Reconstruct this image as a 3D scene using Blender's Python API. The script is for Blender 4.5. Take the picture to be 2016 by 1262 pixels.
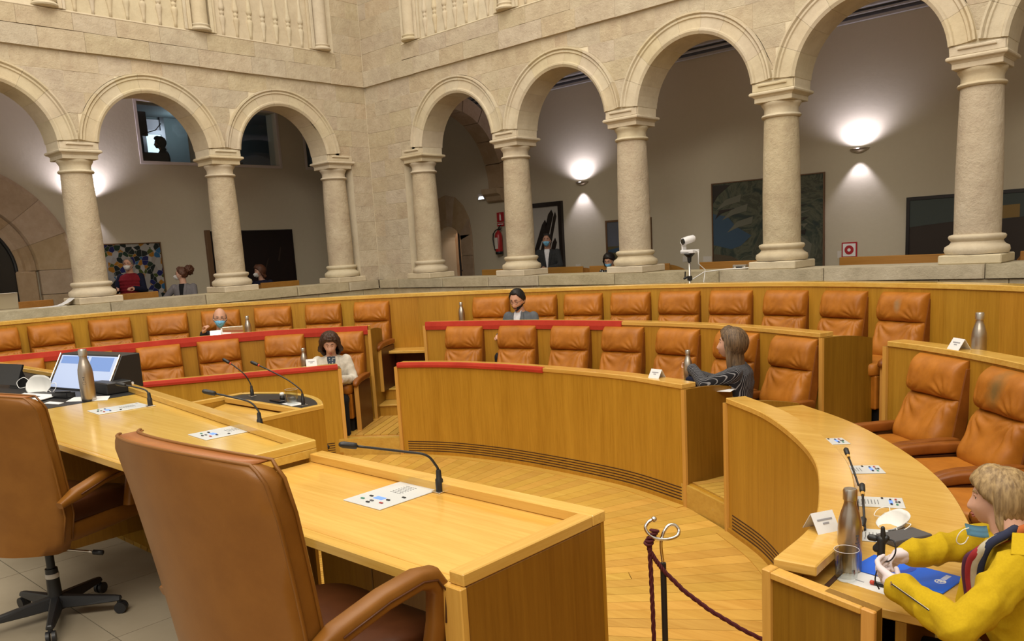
import bpy, bmesh, math, random
import numpy as np
from mathutils import Vector, Matrix, noise
for o in list(bpy.data.objects): bpy.data.objects.remove(o, do_unlink=True)
random.seed(7)
SC = bpy.context.scene
COL = SC.collection
PI = math.pi

# ---------------------------------------------------------------- camera
CAM = Vector((10.869, -8.678, 1.88))
yaw, pit, rol, fpx = .74888, .16356, -.05776, 1620.4
fw = Vector((-math.sin(yaw)*math.cos(pit), math.cos(yaw)*math.cos(pit), -math.sin(pit)))
r0 = Vector((math.cos(yaw), math.sin(yaw), 0)); u0 = r0.cross(fw)
rt = math.cos(rol)*r0 + math.sin(rol)*u0; up = -math.sin(rol)*r0 + math.cos(rol)*u0
cd = bpy.data.cameras.new('camera'); cam = bpy.data.objects.new('camera', cd); COL.objects.link(cam)
m = Matrix((rt, up, -fw)).transposed().to_4x4(); m.translation = CAM
cam.matrix_world = m
cd.sensor_width = 36; cd.lens = fpx/2016*36; cd.shift_y = 125/2016; cd.clip_start = .05; cd.clip_end = 100
SC.camera = cam

# ---------------------------------------------------------------- light and exposure
W = bpy.data.worlds.new('world'); SC.world = W; W.use_nodes = True
W.node_tree.nodes['Background'].inputs[0].default_value = (1, .925, .80, 1)
W.node_tree.nodes['Background'].inputs[1].default_value = .50
SC.view_settings.view_transform = 'Standard'; SC.view_settings.look = 'None'
SC.view_settings.exposure = .12; SC.view_settings.gamma = 1; SC.view_settings.use_curve_mapping = False
def area(name, loc, rot, sx, sy, watts, col):
    l = bpy.data.lights.new(name, 'AREA'); l.shape = 'RECTANGLE'; l.size = sx; l.size_y = sy; l.energy = watts; l.color = col
    o = bpy.data.objects.new(name, l); o.location = loc; o.rotation_euler = rot; COL.objects.link(o); return o
area('courtyard_overhead_light', (6.5, -6.0, 9.5), (0, 0, 0), 9, 8, 790, (1, .905, .765))  # broad unseen area light overhead, standing in for a skylight
area('courtyard_front_light', (11.5, -11.5, 7.5), (math.radians(58), 0, math.radians(42)), 7, 1.5, 500, (1, .92, .80))  # unseen area light behind the camera, turned on the arcade walls
def spot(name, loc, tgt, watts, col, ang, blend, rad=.05):
    l = bpy.data.lights.new(name, 'SPOT'); l.energy = watts; l.color = col; l.spot_size = math.radians(ang); l.spot_blend = blend; l.shadow_soft_size = rad
    o = bpy.data.objects.new(name, l); o.location = loc
    o.rotation_euler = (Vector(tgt)-Vector(loc)).to_track_quat('-Z', 'Y').to_euler(); COL.objects.link(o); return o

# ---------------------------------------------------------------- materials
M = {}
def nmat(name, rough=.6, metal=0, spec=.5):
    m = bpy.data.materials.new(name); m.use_nodes = True; nt = m.node_tree; b = nt.nodes['Principled BSDF']
    b.inputs['Roughness'].default_value = rough; b.inputs['Metallic'].default_value = metal
    b.inputs['Specular IOR Level'].default_value = spec
    M[name] = m; return m, nt, b
def plain(name, c, rough=.6, metal=0, spec=.5, emit=None, es=1):
    m, nt, b = nmat(name, rough, metal, spec); b.inputs['Base Color'].default_value = (*c, 1)
    if emit: b.inputs['Emission Color'].default_value = (*emit, 1); b.inputs['Emission Strength'].default_value = es
    return m
def N(nt, t, **k):
    n = nt.nodes.new(t)
    for a, v in k.items():
        if a.startswith('i_'): n.inputs[a[2:].replace('_', ' ')].default_value = v
        else: setattr(n, a, v)
    return n
def ramp(nt, fac, cols, pos=None):
    r = nt.nodes.new('ShaderNodeValToRGB'); e = r.color_ramp.elements
    pos = pos or [i/(len(cols)-1) for i in range(len(cols))]
    while len(e) < len(cols): e.new(.5)
    for i, c in enumerate(cols): e[i].position = pos[i]; e[i].color = (*c, 1)
    nt.links.new(fac, r.inputs[0]); return r.outputs[0]
def coords(nt, scale, rot=(0, 0, 0), rnd=0):
    tc = N(nt, 'ShaderNodeTexCoord'); mp = N(nt, 'ShaderNodeMapping'); mp.inputs['Scale'].default_value = scale; mp.inputs['Rotation'].default_value = rot
    nt.links.new(tc.outputs['Object'], mp.inputs[0])
    if rnd:
        oi = N(nt, 'ShaderNodeObjectInfo'); mu = N(nt, 'ShaderNodeMath', operation='MULTIPLY'); mu.inputs[1].default_value = rnd
        nt.links.new(oi.outputs['Random'], mu.inputs[0]); cb = N(nt, 'ShaderNodeCombineXYZ')
        for i in range(3): nt.links.new(mu.outputs[0], cb.inputs[i])
        nt.links.new(cb.outputs[0], mp.inputs['Location'])
    return mp.outputs[0]
def noise_n(nt, vec, scale, detail=4, rough=.6, dist=0):
    n = N(nt, 'ShaderNodeTexNoise'); n.inputs['Scale'].default_value = scale; n.inputs['Detail'].default_value = detail
    n.inputs['Roughness'].default_value = rough; n.inputs['Distortion'].default_value = dist; nt.links.new(vec, n.inputs['Vector']); return n.outputs['Fac']
def bump(nt, b, h, strength, dist=.01):
    bp = N(nt, 'ShaderNodeBump'); bp.inputs['Strength'].default_value = strength; bp.inputs['Distance'].default_value = dist
    nt.links.new(h, bp.inputs['Height']); nt.links.new(bp.outputs[0], b.inputs['Normal'])
def huevar(nt, col, amt_v=.15, amt_h=.0, amt_s=0.):
    oi = N(nt, 'ShaderNodeObjectInfo'); hs = N(nt, 'ShaderNodeHueSaturation')
    for inp, amt, mul in (('Value', amt_v, 1), ('Hue', amt_h, 3.7), ('Saturation', amt_s, 7.3)):
        if not amt: continue
        mu = N(nt, 'ShaderNodeMath', operation='MULTIPLY'); mu.inputs[1].default_value = mul; fr = N(nt, 'ShaderNodeMath', operation='FRACT')
        mr = N(nt, 'ShaderNodeMapRange'); base = .5 if inp == 'Hue' else 1
        mr.inputs['To Min'].default_value = base-amt; mr.inputs['To Max'].default_value = base+amt
        nt.links.new(oi.outputs['Random'], mu.inputs[0]); nt.links.new(mu.outputs[0], fr.inputs[0]); nt.links.new(fr.outputs[0], mr.inputs[0]); nt.links.new(mr.outputs[0], hs.inputs[inp])
    nt.links.new(col, hs.inputs['Color']); return hs.outputs[0]
def wood(name, c1, c2, stretch, rough=.35, var=.06, rnd=0, rot=(0, 0, 0), streak=26, spec=.5):
    m, nt, b = nmat(name, rough, 0, spec)
    sc = [1, 1, 1]; sc[stretch] = .045
    v = coords(nt, sc, rot, rnd)
    a = noise_n(nt, v, streak*2.6, 5, .7, .3); c = noise_n(nt, v, streak*.28, 3, .5, 1.2)
    mx = N(nt, 'ShaderNodeMath', operation='MULTIPLY_ADD'); mx.inputs[1].default_value = .55; mx.inputs[2].default_value = 0
    nt.links.new(a, mx.inputs[0]); m2 = N(nt, 'ShaderNodeMath', operation='MULTIPLY_ADD'); m2.inputs[1].default_value = .45
    nt.links.new(c, m2.inputs[0]); nt.links.new(mx.outputs[0], m2.inputs[2])
    col = ramp(nt, m2.outputs[0], [c2, [(x+y)/2 for x, y in zip(c1, c2)], c1], [.33, .48, .64])
    nt.links.new(huevar(nt, col, var, .006), b.inputs['Base Color']); bump(nt, b, a, .06, .002); return m
OAK1, OAK2 = (.47, .245, .024), (.33, .155, .010)
wood('oak_panel', OAK1, OAK2, 2, .38)
wood('oak_top', (.68, .435, .105), (.53, .295, .048), 0, .16, streak=20)
wood('oak_top_y', (.68, .435, .105), (.53, .295, .048), 1, .2, streak=20)
wood('oak_floor', (.62, .38, .082), (.48, .26, .042), 0, .3, var=.10, rnd=31, streak=16)
wood('oak_edge', (.62, .34, .075), (.50, .25, .045), 2, .35)
wood('oak_side', (.26, .125, .010), (.175, .074, .004), 2, .4)  # darker copy of the oak, shade of the sides put into the colour
wood('gallery_oak', (.40, .19, .04), (.30, .13, .02), 0, .4)
def leather(name, c1, c2, rough=.44, var=.05):
    m, nt, b = nmat(name, rough, 0, .32); v = coords(nt, (1, 1, 1), rnd=9)
    a = noise_n(nt, v, 9, 4, .6); f = noise_n(nt, v, 420, 2, .5)
    nt.links.new(huevar(nt, ramp(nt, a, [c2, c1], [.35, .65]), var), b.inputs['Base Color']); bump(nt, b, f, .12, .0015); return m
leather('leather_tan', (.42, .150, .015), (.33, .112, .010))
leather('leather_side', (.24, .075, .009), (.18, .052, .006), .42)
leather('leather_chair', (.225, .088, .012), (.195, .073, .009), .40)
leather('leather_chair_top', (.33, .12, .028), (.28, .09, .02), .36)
leather('leather_dark', (.085, .026, .008), (.065, .020, .006), .38)
def stone(name, c1, c2, c3, var=.1, bs=.6):
    m, nt, b = nmat(name, .9, 0, .15); v = coords(nt, (1, 1, 1), rnd=17)
    a = noise_n(nt, v, 4.2, 8, .72); f = noise_n(nt, v, 42, 8, .75); g = noise_n(nt, v, 9, 5, .7)
    col = ramp(nt, a, [c2, c1, c3], [.32, .52, .72])
    nt.links.new(huevar(nt, col, var, .006, .12), b.inputs['Base Color'])
    ad = N(nt, 'ShaderNodeMath', operation='MULTIPLY_ADD'); ad.inputs[1].default_value = .35; nt.links.new(f, ad.inputs[0]); nt.links.new(g, ad.inputs[2])
    bump(nt, b, ad.outputs[0], bs, .02); return m
stone('ashlar', (.53, .45, .325), (.45, .365, .265), (.60, .52, .39), .035, .9)
stone('carved_stone', (.60, .52, .375), (.53, .45, .32), (.65, .57, .425), .02, .3)
stone('parapet_stone', (.47, .41, .28), (.38, .33, .22), (.55, .49, .35), .06, .55)
stone('gallery_stone', (.42, .31, .20), (.36, .26, .16), (.47, .36, .25), .06, .4)
stone('mortar', (.68, .60, .46), (.62, .54, .40), (.72, .64, .50), 0, .3)
m, nt, b = nmat('plaster', .95, 0, .1); v = coords(nt, (1, 1, 1)); a = noise_n(nt, v, 14, 6, .65)
nt.links.new(ramp(nt, a, [(.52, .465, .345), (.56, .50, .38)]), b.inputs['Base Color']); bump(nt, b, a, .10, .02)
plain('plaster_flat', (.60, .54, .50), .9)
m, nt, b = nmat('red_velvet', .75, 0, .3); v = coords(nt, (1, 1, 1)); a = noise_n(nt, v, 6, 5, .6)
nt.links.new(ramp(nt, a, [(.40, .028, .014), (.50, .045, .022)], [.3, .7]), b.inputs['Base Color'])
m, nt, b = nmat('podium_stone', .55, 0, .4); v = coords(nt, (1, 1, 1), rnd=5); a = noise_n(nt, v, 2.5, 5, .6)
nt.links.new(huevar(nt, ramp(nt, a, [(.27, .225, .155), (.33, .28, .20)], [.3, .7]), .03), b.inputs['Base Color'])
plain('black', (.012, .012, .013), .45); plain('black_gloss', (.015, .015, .016), .2); plain('dark_slot', (.05, .018, .004), .9)
plain('steel', (.62, .58, .52), .3, 1); plain('steel_bottle', (.50, .43, .36), .32, 1); plain('chrome', (.8, .78, .74), .15, 1)
plain('plate', (.58, .60, .60), .35, 0, .6); plain('plate_dot', (.10, .10, .11), .5); plain('paper', (.70, .70, .70), .8); plain('print_grey', (.30, .30, .33), .8)
plain('blue_key', (.12, .25, .75), .4, emit=(.2, .4, 1), es=.4); plain('green_key', (.05, .22, .14), .5); plain('red_key', (.35, .04, .04), .5)
plain('white_plastic', (.78, .78, .80), .4); plain('white_cloth', (.80, .78, .72), .9); plain('mask_white', (.66, .66, .64), .85); plain('mask_blue', (.16, .42, .66), .8)
plain('glove', (.64, .56, .58), .85); plain('bronze', (.48, .42, .34), .3, .8); plain('dark_metal', (.06, .06, .065), .45, .3)
plain('red_paint', (.38, .018, .02), .35); plain('sign_red', (.40, .012, .02), .5); plain('white', (.8, .8, .78), .7)
plain('screen_blue', (.10, .16, .32), .25, emit=(.20, .34, .72), es=.55); plain('screen_pale', (.35, .42, .58), .25, emit=(.36, .45, .68), es=.5)
plain('daylight', (.6, .7, .75), .5, emit=(.62, .80, .88), es=1.1); plain('lamp_glow', (1, 1, 1), .5, emit=(.75, .88, 1), es=3.0)
plain('booth_teal', (.085, .11, .115), .9); plain('booth_dark', (.02, .022, .025), .9); plain('booth_white', (.42, .40, .44), .9)
plain('folder_blue', (.005, .12, .72), .35); plain('folder_ring', (.02, .06, .42), .35); plain('marker_red', (.55, .05, .02), .4)
plain('rope', (.075, .006, .010), .8); plain('grey_box', (.075, .072, .075), .6); plain('ivory', (.72, .68, .58), .8)
def glass(name, col=(1, 1, 1), rough=0):
    m = bpy.data.materials.new(name); m.use_nodes = True; nt = m.node_tree; nt.nodes.remove(nt.nodes['Principled BSDF'])
    t = N(nt, 'ShaderNodeBsdfTransparent'); t.inputs[0].default_value = (*col, 1); g = N(nt, 'ShaderNodeBsdfGlossy'); g.inputs['Roughness'].default_value = .03
    fr = N(nt, 'ShaderNodeLayerWeight'); fr.inputs[0].default_value = .18; mu = N(nt, 'ShaderNodeMath', operation='MULTIPLY_ADD'); mu.inputs[1].default_value = .7; mu.inputs[2].default_value = .03; mx = N(nt, 'ShaderNodeMixShader')
    nt.links.new(fr.outputs['Facing'], mu.inputs[0]); nt.links.new(mu.outputs[0], mx.inputs[0]); nt.links.new(t.outputs[0], mx.inputs[1]); nt.links.new(g.outputs[0], mx.inputs[2])
    nt.links.new(mx.outputs[0], nt.nodes['Material Output'].inputs[0]); M[name] = m
glass('glass', (.93, .95, .95)); glass('dark_glass', (.35, .42, .44))
plain('skin', (.55, .30, .20), .55); plain('skin_pale', (.62, .36, .26), .55); plain('skin_dark', (.34, .18, .12), .55); plain('lips', (.42, .13, .10), .5)
plain('eye_white', (.75, .72, .68), .3); plain('iris', (.03, .02, .015), .2)
def cloth(name, c, c2=None, scale=40, rough=.9, bs=.15, kind=None):
    m, nt, b = nmat(name, rough, 0, .2); v = coords(nt, (1, 1, 1)); a = noise_n(nt, v, scale, 4, .6)
    c2 = c2 or [x*.82 for x in c]
    if kind == 'stripe':
        w = N(nt, 'ShaderNodeTexWave'); w.inputs['Scale'].default_value = 34; w.inputs['Distortion'].default_value = .15; w.inputs['Detail'].default_value = 1; nt.links.new(v, w.inputs['Vector'])
        col = ramp(nt, w.outputs['Fac'], [c, c, c2], [0, .84, .98])
    elif kind == 'spot':
        w = N(nt, 'ShaderNodeTexVoronoi'); w.inputs['Scale'].default_value = 45; nt.links.new(v, w.inputs['Vector']); col = ramp(nt, w.outputs['Distance'], [c2, c2, c], [0, .30, .36])
    else: col = ramp(nt, a, [c2, c], [.3, .7])
    nt.links.new(col, b.inputs['Base Color']); bump(nt, b, noise_n(nt, v, 9, 3, .5), bs, .02); return m
cloth('wool_mustard', (.50, .335, .008), (.44, .29, .006), 160); cloth('suit_grey', (.115, .125, .14)); cloth('suit_dark', (.016, .015, .017)); cloth('blazer_ivory', (.68, .64, .55))
cloth('striped_black', (.018, .018, .022), (.30, .30, .32), kind='stripe'); cloth('jacket_black', (.03, .032, .034)); cloth('vest_red', (.20, .012, .020)); cloth('navy', (.010, .012, .030))
cloth('tweed_grey', (.20, .19, .20), (.15, .14, .15), 200); cloth('black_knit', (.012, .012, .014)); cloth('spot_top', (.05, .07, .10), (.4, .42, .4), kind='spot'); cloth('spot_dark', (.01, .01, .012), (.45, .45, .45), kind='spot')
cloth('shirt_white', (.68, .68, .72)); cloth('red_top', (.50, .05, .015)); cloth('scarf_plum', (.10, .03, .07)); cloth('scarf_red', (.33, .03, .035)); cloth('scarf_cream', (.50, .45, .34)); cloth('scarf_navy', (.03, .035, .07)); cloth('scarf_orange', (.45, .12, .03))
def hairm(name, c1, c2):
    m, nt, b = nmat(name, .5, 0, .35); v = coords(nt, (1, 1, .035)); a = noise_n(nt, v, 95, 4, .6, .2)
    nt.links.new(ramp(nt, a, [c2, c1], [.35, .68]), b.inputs['Base Color']); bump(nt, b, a, .3, .003)
hairm('hair_blonde', (.42, .29, .135), (.17, .105, .045)); hairm('hair_brown', (.075, .035, .018), (.025, .012, .008)); hairm('hair_black', (.018, .014, .012), (.006, .005, .005))
hairm('hair_streak', (.20, .125, .065), (.055, .034, .020)); hairm('hair_auburn', (.13, .05, .022), (.05, .018, .01)); hairm('hair_grey', (.25, .23, .21), (.12, .11, .10))
def painting(name, kind):
    m, nt, b = nmat(name, .55, 0, .3); v = coords(nt, (1, 1, 1))
    if kind == 'mosaic':
        w = N(nt, 'ShaderNodeTexVoronoi'); w.inputs['Scale'].default_value = 13; w.inputs['Randomness'].default_value = 1; nt.links.new(v, w.inputs['Vector'])
        sp = N(nt, 'ShaderNodeSeparateColor'); nt.links.new(w.outputs['Color'], sp.inputs[0])
        r = ramp(nt, sp.outputs[0], [(.006, .012, .012), (.30, .29, .27), (.008, .012, .09), (.26, .24, .22), (.01, .03, .018), (.30, .13, .01), (.05, .07, .012), (.35, .33, .31), (.02, .10, .22)], [0, .22, .34, .44, .56, .66, .76, .84, .95]); r.node.color_ramp.interpolation = 'CONSTANT'
        e = N(nt, 'ShaderNodeTexVoronoi', feature='DISTANCE_TO_EDGE'); e.inputs['Scale'].default_value = 13; nt.links.new(v, e.inputs['Vector'])
        ed = ramp(nt, e.outputs['Distance'], [(.5, .5, .48), (1, 1, 1)], [.015, .03]); ed.node.color_ramp.interpolation = 'CONSTANT'
        mx = N(nt, 'ShaderNodeMix', data_type='RGBA'); lt = N(nt, 'ShaderNodeMath', operation='LESS_THAN'); lt.inputs[1].default_value = .02
        nt.links.new(e.outputs['Distance'], lt.inputs[0]); nt.links.new(lt.outputs[0], mx.inputs['Factor']); nt.links.new(r, mx.inputs['A']); mx.inputs['B'].default_value = (.28, .27, .25, 1)
        nt.links.new(mx.outputs['Result'], b.inputs['Base Color'])
    elif kind == 'green':
        a = noise_n(nt, v, 2.2, 8, .62, 2.4); nt.links.new(ramp(nt, a, [(.012, .022, .035), (.035, .048, .036), (.10, .105, .07), (.05, .055, .038), (.14, .135, .095)], [.25, .42, .52, .60, .8]), b.inputs['Base Color'])
    elif kind == 'dark':
        a = noise_n(nt, v, 3, 5, .6, 1); nt.links.new(ramp(nt, a, [(.006, .004, .004), (.014, .006, .005)]), b.inputs['Base Color'])
    return m
painting('art_mosaic', 'mosaic'); painting('art_green', 'green'); painting('art_dark', 'dark')
plain('art_brown', (.022, .012, .006), .6); plain('art_sky', (.035, .048, .042), .6); plain('art_yellow', (.20, .12, .025), .6); plain('art_blue', (.03, .065, .11), .6); plain('art_ochre', (.075, .055, .03), .6)
plain('art_white', (.42, .40, .37), .7); plain('art_purple', (.10, .11, .14), .6); plain('art_field', (.10, .085, .035), .6); plain('frame_black', (.012, .008, .007), .35); plain('frame_wood', (.14, .075, .035), .5)
plain('art_pale', (.125, .125, .09), .6); plain('label_white', (.62, .58, .52), .8); plain('chrome_dark', (.10, .10, .11), .3, 1)

# ---------------------------------------------------------------- mesh helpers
class MB:
    def __init__(s): s.v = []; s.f = []
    def add(s, vs, fs):
        n = len(s.v); s.v += [tuple(p) for p in vs]; s.f += [tuple(i+n for i in f) for f in fs]; return s
    def box(s, x0, x1, y0, y1, z0, z1):
        return s.add([(x, y, z) for z in (z0, z1) for x, y in ((x0, y0), (x1, y0), (x1, y1), (x0, y1))], [(3, 2, 1, 0), (4, 5, 6, 7), (0, 1, 5, 4), (1, 2, 6, 5), (2, 3, 7, 6), (3, 0, 4, 7)])
    def prism(s, poly, z0, z1, fn=None):
        n = len(poly); fn = fn or (lambda a, b, c: (a, b, c))
        vs = [fn(a, b, z0) for a, b in poly]+[fn(a, b, z1) for a, b in poly]
        return s.add(vs, [tuple(range(n-1, -1, -1)), tuple(range(n, 2*n))]+[(i, (i+1) % n, n+(i+1) % n, n+i) for i in range(n)])
    def loft(s, rings, cap=True, closed=True):
        n = len(rings[0]); vs = [p for r in rings for p in r]; fs = []
        for k in range(len(rings)-1):
            for i in range(n if closed else n-1):
                j = (i+1) % n; fs.append((k*n+i, k*n+j, (k+1)*n+j, (k+1)*n+i))
        if cap: fs += [tuple(range(n-1, -1, -1)), tuple(range((len(rings)-1)*n, len(rings)*n))]
        return s.add(vs, fs)
    def lathe(s, prof, c=(0, 0, 0), seg=24):
        return s.loft([[(c[0]+r*math.cos(2*PI*i/seg), c[1]+r*math.sin(2*PI*i/seg), c[2]+z) for i in range(seg)] for r, z in prof])
    def tube(s, pts, r, seg=8, cap=True):
        pts = [Vector(p) for p in pts]; rs = r if isinstance(r, (list, tuple)) else [r]*len(pts); rings = []; ref = None
        for i, p in enumerate(pts):
            t = (pts[min(i+1, len(pts)-1)]-pts[max(i-1, 0)]).normalized()
            if ref is None: ref = t.orthogonal().normalized()
            ref = (ref-t*ref.dot(t)).normalized(); b = t.cross(ref)
            rings.append([p+(ref*math.cos(2*PI*k/seg)+b*math.sin(2*PI*k/seg))*rs[i] for k in range(seg)])
        return s.loft(rings, cap)
    def caps(s, p0, p1, ra, rb, seg=12):
        p0 = Vector(p0); p1 = Vector(p1); d = p1-p0; L = max(d.length, 1e-5); t = d/L; pts = []; rs = []
        for a in (80, 50, 20): pts.append(p0-t*ra*math.sin(math.radians(a))); rs.append(ra*math.cos(math.radians(a)))
        pts.append(p0); rs.append(ra); pts.append(p1); rs.append(rb)
        for a in (20, 50, 80): pts.append(p1+t*rb*math.sin(math.radians(a))); rs.append(rb*math.cos(math.radians(a)))
        return s.tube(pts, rs, seg)
    def sq(s, c, a, b, h, e=.4, nu=28, nv=16, fn=None):
        def sp(x, p): return math.copysign(abs(x)**p, x)
        vs = []; fs = []
        for j in range(1, nv):
            la = -PI/2+PI*j/nv
            for i in range(nu):
                lo = 2*PI*i/nu; p = Vector((c[0]+a*sp(math.cos(la), e)*sp(math.cos(lo), e), c[1]+b*sp(math.cos(la), e)*sp(math.sin(lo), e), c[2]+h*sp(math.sin(la), e)))
                vs.append(fn(p) if fn else p)
        for j in range(nv-2):
            for i in range(nu): k = (i+1) % nu; fs.append((j*nu+i, j*nu+k, (j+1)*nu+k, (j+1)*nu+i))
        fs += [tuple(range(nu-1, -1, -1)), tuple(range((nv-2)*nu, (nv-1)*nu))]
        return s.add(vs, fs)
    def mesh(s, name, mat, smooth=False):
        me = bpy.data.meshes.new(name); me.from_pydata([tuple(p) for p in s.v], [], s.f); me.materials.append(M[mat] if isinstance(mat, str) else mat)
        bm = bmesh.new(); bm.from_mesh(me); bmesh.ops.recalc_face_normals(bm, faces=bm.faces); bm.to_mesh(me); bm.free()
        if smooth: me.polygons.foreach_set('use_smooth', [True]*len(me.polygons))
        return me
    def build(s, name, mat, parent=None, smooth=False, bevel=0, seg=1, auto=None):
        o = bpy.data.objects.new(name, s.mesh(name, mat, smooth)); COL.objects.link(o)
        if parent: o.parent = parent
        if bevel:
            md = o.modifiers.new('bevel', 'BEVEL'); md.width = bevel; md.segments = seg; md.limit_method = 'ANGLE'
        if auto: o.data.set_sharp_from_angle(angle=math.radians(auto))
        return o
def tag(o, label=None, cat=None, group=None, kind=None):
    if label: o['label'] = label
    if cat: o['category'] = cat
    if group: o['group'] = group
    if kind: o['kind'] = kind
    return o
def thing(name, label, cat, loc=(0, 0, 0), rz=0, group=None):
    o = bpy.data.objects.new(name, None); COL.objects.link(o); o.location = loc; o.rotation_euler = (0, 0, rz); o.empty_display_size = .1
    return tag(o, label, cat, group)
def dup(root, loc, rz, label=None, group=None):
    r = root.copy(); COL.objects.link(r); r.location = loc; r.rotation_euler = (0, 0, rz)
    if label: r['label'] = label
    if group: r['group'] = group
    for ch in list(root.children):
        c = ch.copy(); COL.objects.link(c); c.parent = r
        for g in ch.children: d = g.copy(); COL.objects.link(d); d.parent = c
    return r
def sm(pts, n=6):
    L = np.array([tuple(p) for p in pts]); P = [2*L[0]-L[1]]+list(L)+[2*L[-1]-L[-2]]; o = []
    for i in range(1, len(P)-2):
        a, b, c, d = P[i-1:i+3]
        for k in range(n): t = k/n; o.append(Vector(.5*((2*b)+(c-a)*t+(2*a-5*b+4*c-d)*t*t+(3*b-a-3*c+d)*t**3)))
    o.append(Vector(P[-2])); return o
def crumple(o, amp, sc):
    me = o.data; n = len(me.vertices); co = np.empty(n*3); me.vertices.foreach_get('co', co); co = co.reshape(-1, 3); nr = np.empty(n*3); me.vertices.foreach_get('normal', nr); nr = nr.reshape(-1, 3)
    d = np.array([1-2*abs(noise.noise(Vector(p)*sc+Vector((3, 1, 2)))*1.6)+.5*noise.noise(Vector(p)*sc*2.6) for p in co]); me.vertices.foreach_set('co', (co+nr*(d*amp)[:, None]).ravel()); me.update()
def fuse(mb, name, mat, parent, voxel, sm=4, it=None):
    me = mb.mesh(name, mat); o = bpy.data.objects.new(name, me); COL.objects.link(o)
    r = o.modifiers.new('r', 'REMESH'); r.mode = 'VOXEL'; r.voxel_size = voxel
    s = o.modifiers.new('s', 'SMOOTH'); s.iterations = sm; s.factor = .5
    dg = bpy.context.evaluated_depsgraph_get(); nm = bpy.data.meshes.new_from_object(o.evaluated_get(dg)); nm.name = name
    o.modifiers.clear(); o.data = nm; bpy.data.meshes.remove(me)
    if not nm.materials: nm.materials.append(M[mat])
    nm.polygons.foreach_set('use_smooth', [True]*len(nm.polygons))
    if parent: o.parent = parent
    return o
def cr(P, n=10):
    P = [np.array(p, float) for p in P]; P = [2*P[0]-P[1]]+P+[2*P[-1]-P[-2]]; o = []
    for i in range(1, len(P)-2):
        a, b, c, d = P[i-1:i+3]
        for k in range(n):
            t = k/n; o.append(.5*((2*b)+(c-a)*t+(2*a-5*b+4*c-d)*t*t+(3*b-a-3*c+d)*t**3))
    o.append(P[-2]); return np.array(o)
def off(L, d):
    t = np.gradient(L, axis=0); t /= np.linalg.norm(t, axis=1)[:, None]; return L+np.stack([-t[:, 1], t[:, 0]], 1)*d
def sweep(mb, L, prof):
    """profile of (offset, z) swept along plan polyline L"""
    rings = []; offs = [off(L, d) for d, z in prof]
    for i in range(len(L)): rings.append([(offs[k][i][0], offs[k][i][1], prof[k][1]) for k in range(len(prof))])
    return mb.loft(rings)
def rect(d0, d1, z0, z1): return [(d0, z0), (d1, z0), (d1, z1), (d0, z1)]
# ================================================================ ARCHITECTURE
fR = lambda u, z, d: (u, -d, z)
fL = lambda u, z, d: (d, -u, z)          # u counts along the wall away from the corner
ZP, ZA, ZS, ZT = 1.495, 3.34, 4.47, 6.2
COLR = [1.219+1.9*i for i in range(6)]; COLL = [.783+1.9*i for i in range(4)]
FACE = .192
def block(poly, d0, d1, fn, ch=.0015):
    """one ashlar: outline in (u,z), from depth d0 to d1, with a worn chamfer"""
    mb = MB(); cx = sum(p[0] for p in poly)/len(poly); cz = sum(p[1] for p in poly)/len(poly)
    def shr(p, k): dx, dz = cx-p[0], cz-p[1]; L = math.hypot(dx, dz) or 1; return (p[0]+dx/L*k, p[1]+dz/L*k)
    mb.loft([[fn(*p, d0) for p in poly], [fn(*p, d1-ch) for p in poly], [fn(*shr(p, ch*1.3), d1) for p in poly]]); return mb
def clip(poly, circles):
    pts = []
    n = len(poly)
    for i in range(n):
        a, b = poly[i], poly[(i+1) % n]; k = max(1, int(math.hypot(b[0]-a[0], b[1]-a[1])/.035))
        pts += [(a[0]+(b[0]-a[0])*t/k, a[1]+(b[1]-a[1])*t/k) for t in range(k)]
    hit = False
    for cx, cz, R in circles:
        q = []
        for x, z in pts:
            d = math.hypot(x-cx, z-cz)
            if d < R and z > cz-.25: hit = True; z = max(z, cz+.002); d = math.hypot(x-cx, z-cz); d = max(d, 1e-3); x, z = cx+(x-cx)/d*R, cz+(z-cz)/d*R
            q.append((x, z))
        pts = q
    if not hit: return poly
    out = []
    for p in pts:
        if not out or math.hypot(p[0]-out[-1][0], p[1]-out[-1][1]) > .012: out.append(p)
    a = abs(sum(out[i][0]*out[(i+1) % len(out)][1]-out[(i+1) % len(out)][0]*out[i][1] for i in range(len(out))))/2
    return out if a > .006 and len(out) > 3 else None
def courses(z0, z1, h):
    n = max(1, round((z1-z0)/h)); zs = [z0+(z1-z0)*i/n+(random.uniform(-.02, .02) if 0 < i < n else 0) for i in range(n+1)]
    return list(zip(zs, zs[1:]))
def ashlar(parent, u0, u1, z0, z1, fn, face, circles=(), h=.225, L=(.28, .6), mat='ashlar', gap=.0016, name='stone', th=.004):
    for k, (a, b) in enumerate(courses(z0, z1, h)):
        u = u0; first = True
        while u < u1-.03:
            w = random.uniform(*L)*(.6 if first and k % 2 else 1); first = False
            e = min(u+w, u1)
            if u1-e < .12: e = u1
            j = lambda: random.uniform(-.004, .004)
            p = clip([(u+gap, a+gap+j()), (e-gap, a+gap+j()), (e-gap, b-gap+j()), (u+gap, b-gap+j())], circles)
            u = e
            if p: block(p, face-.002, face+th+random.uniform(-.0015, .0015), fn).build(name, mat, parent)
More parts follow.
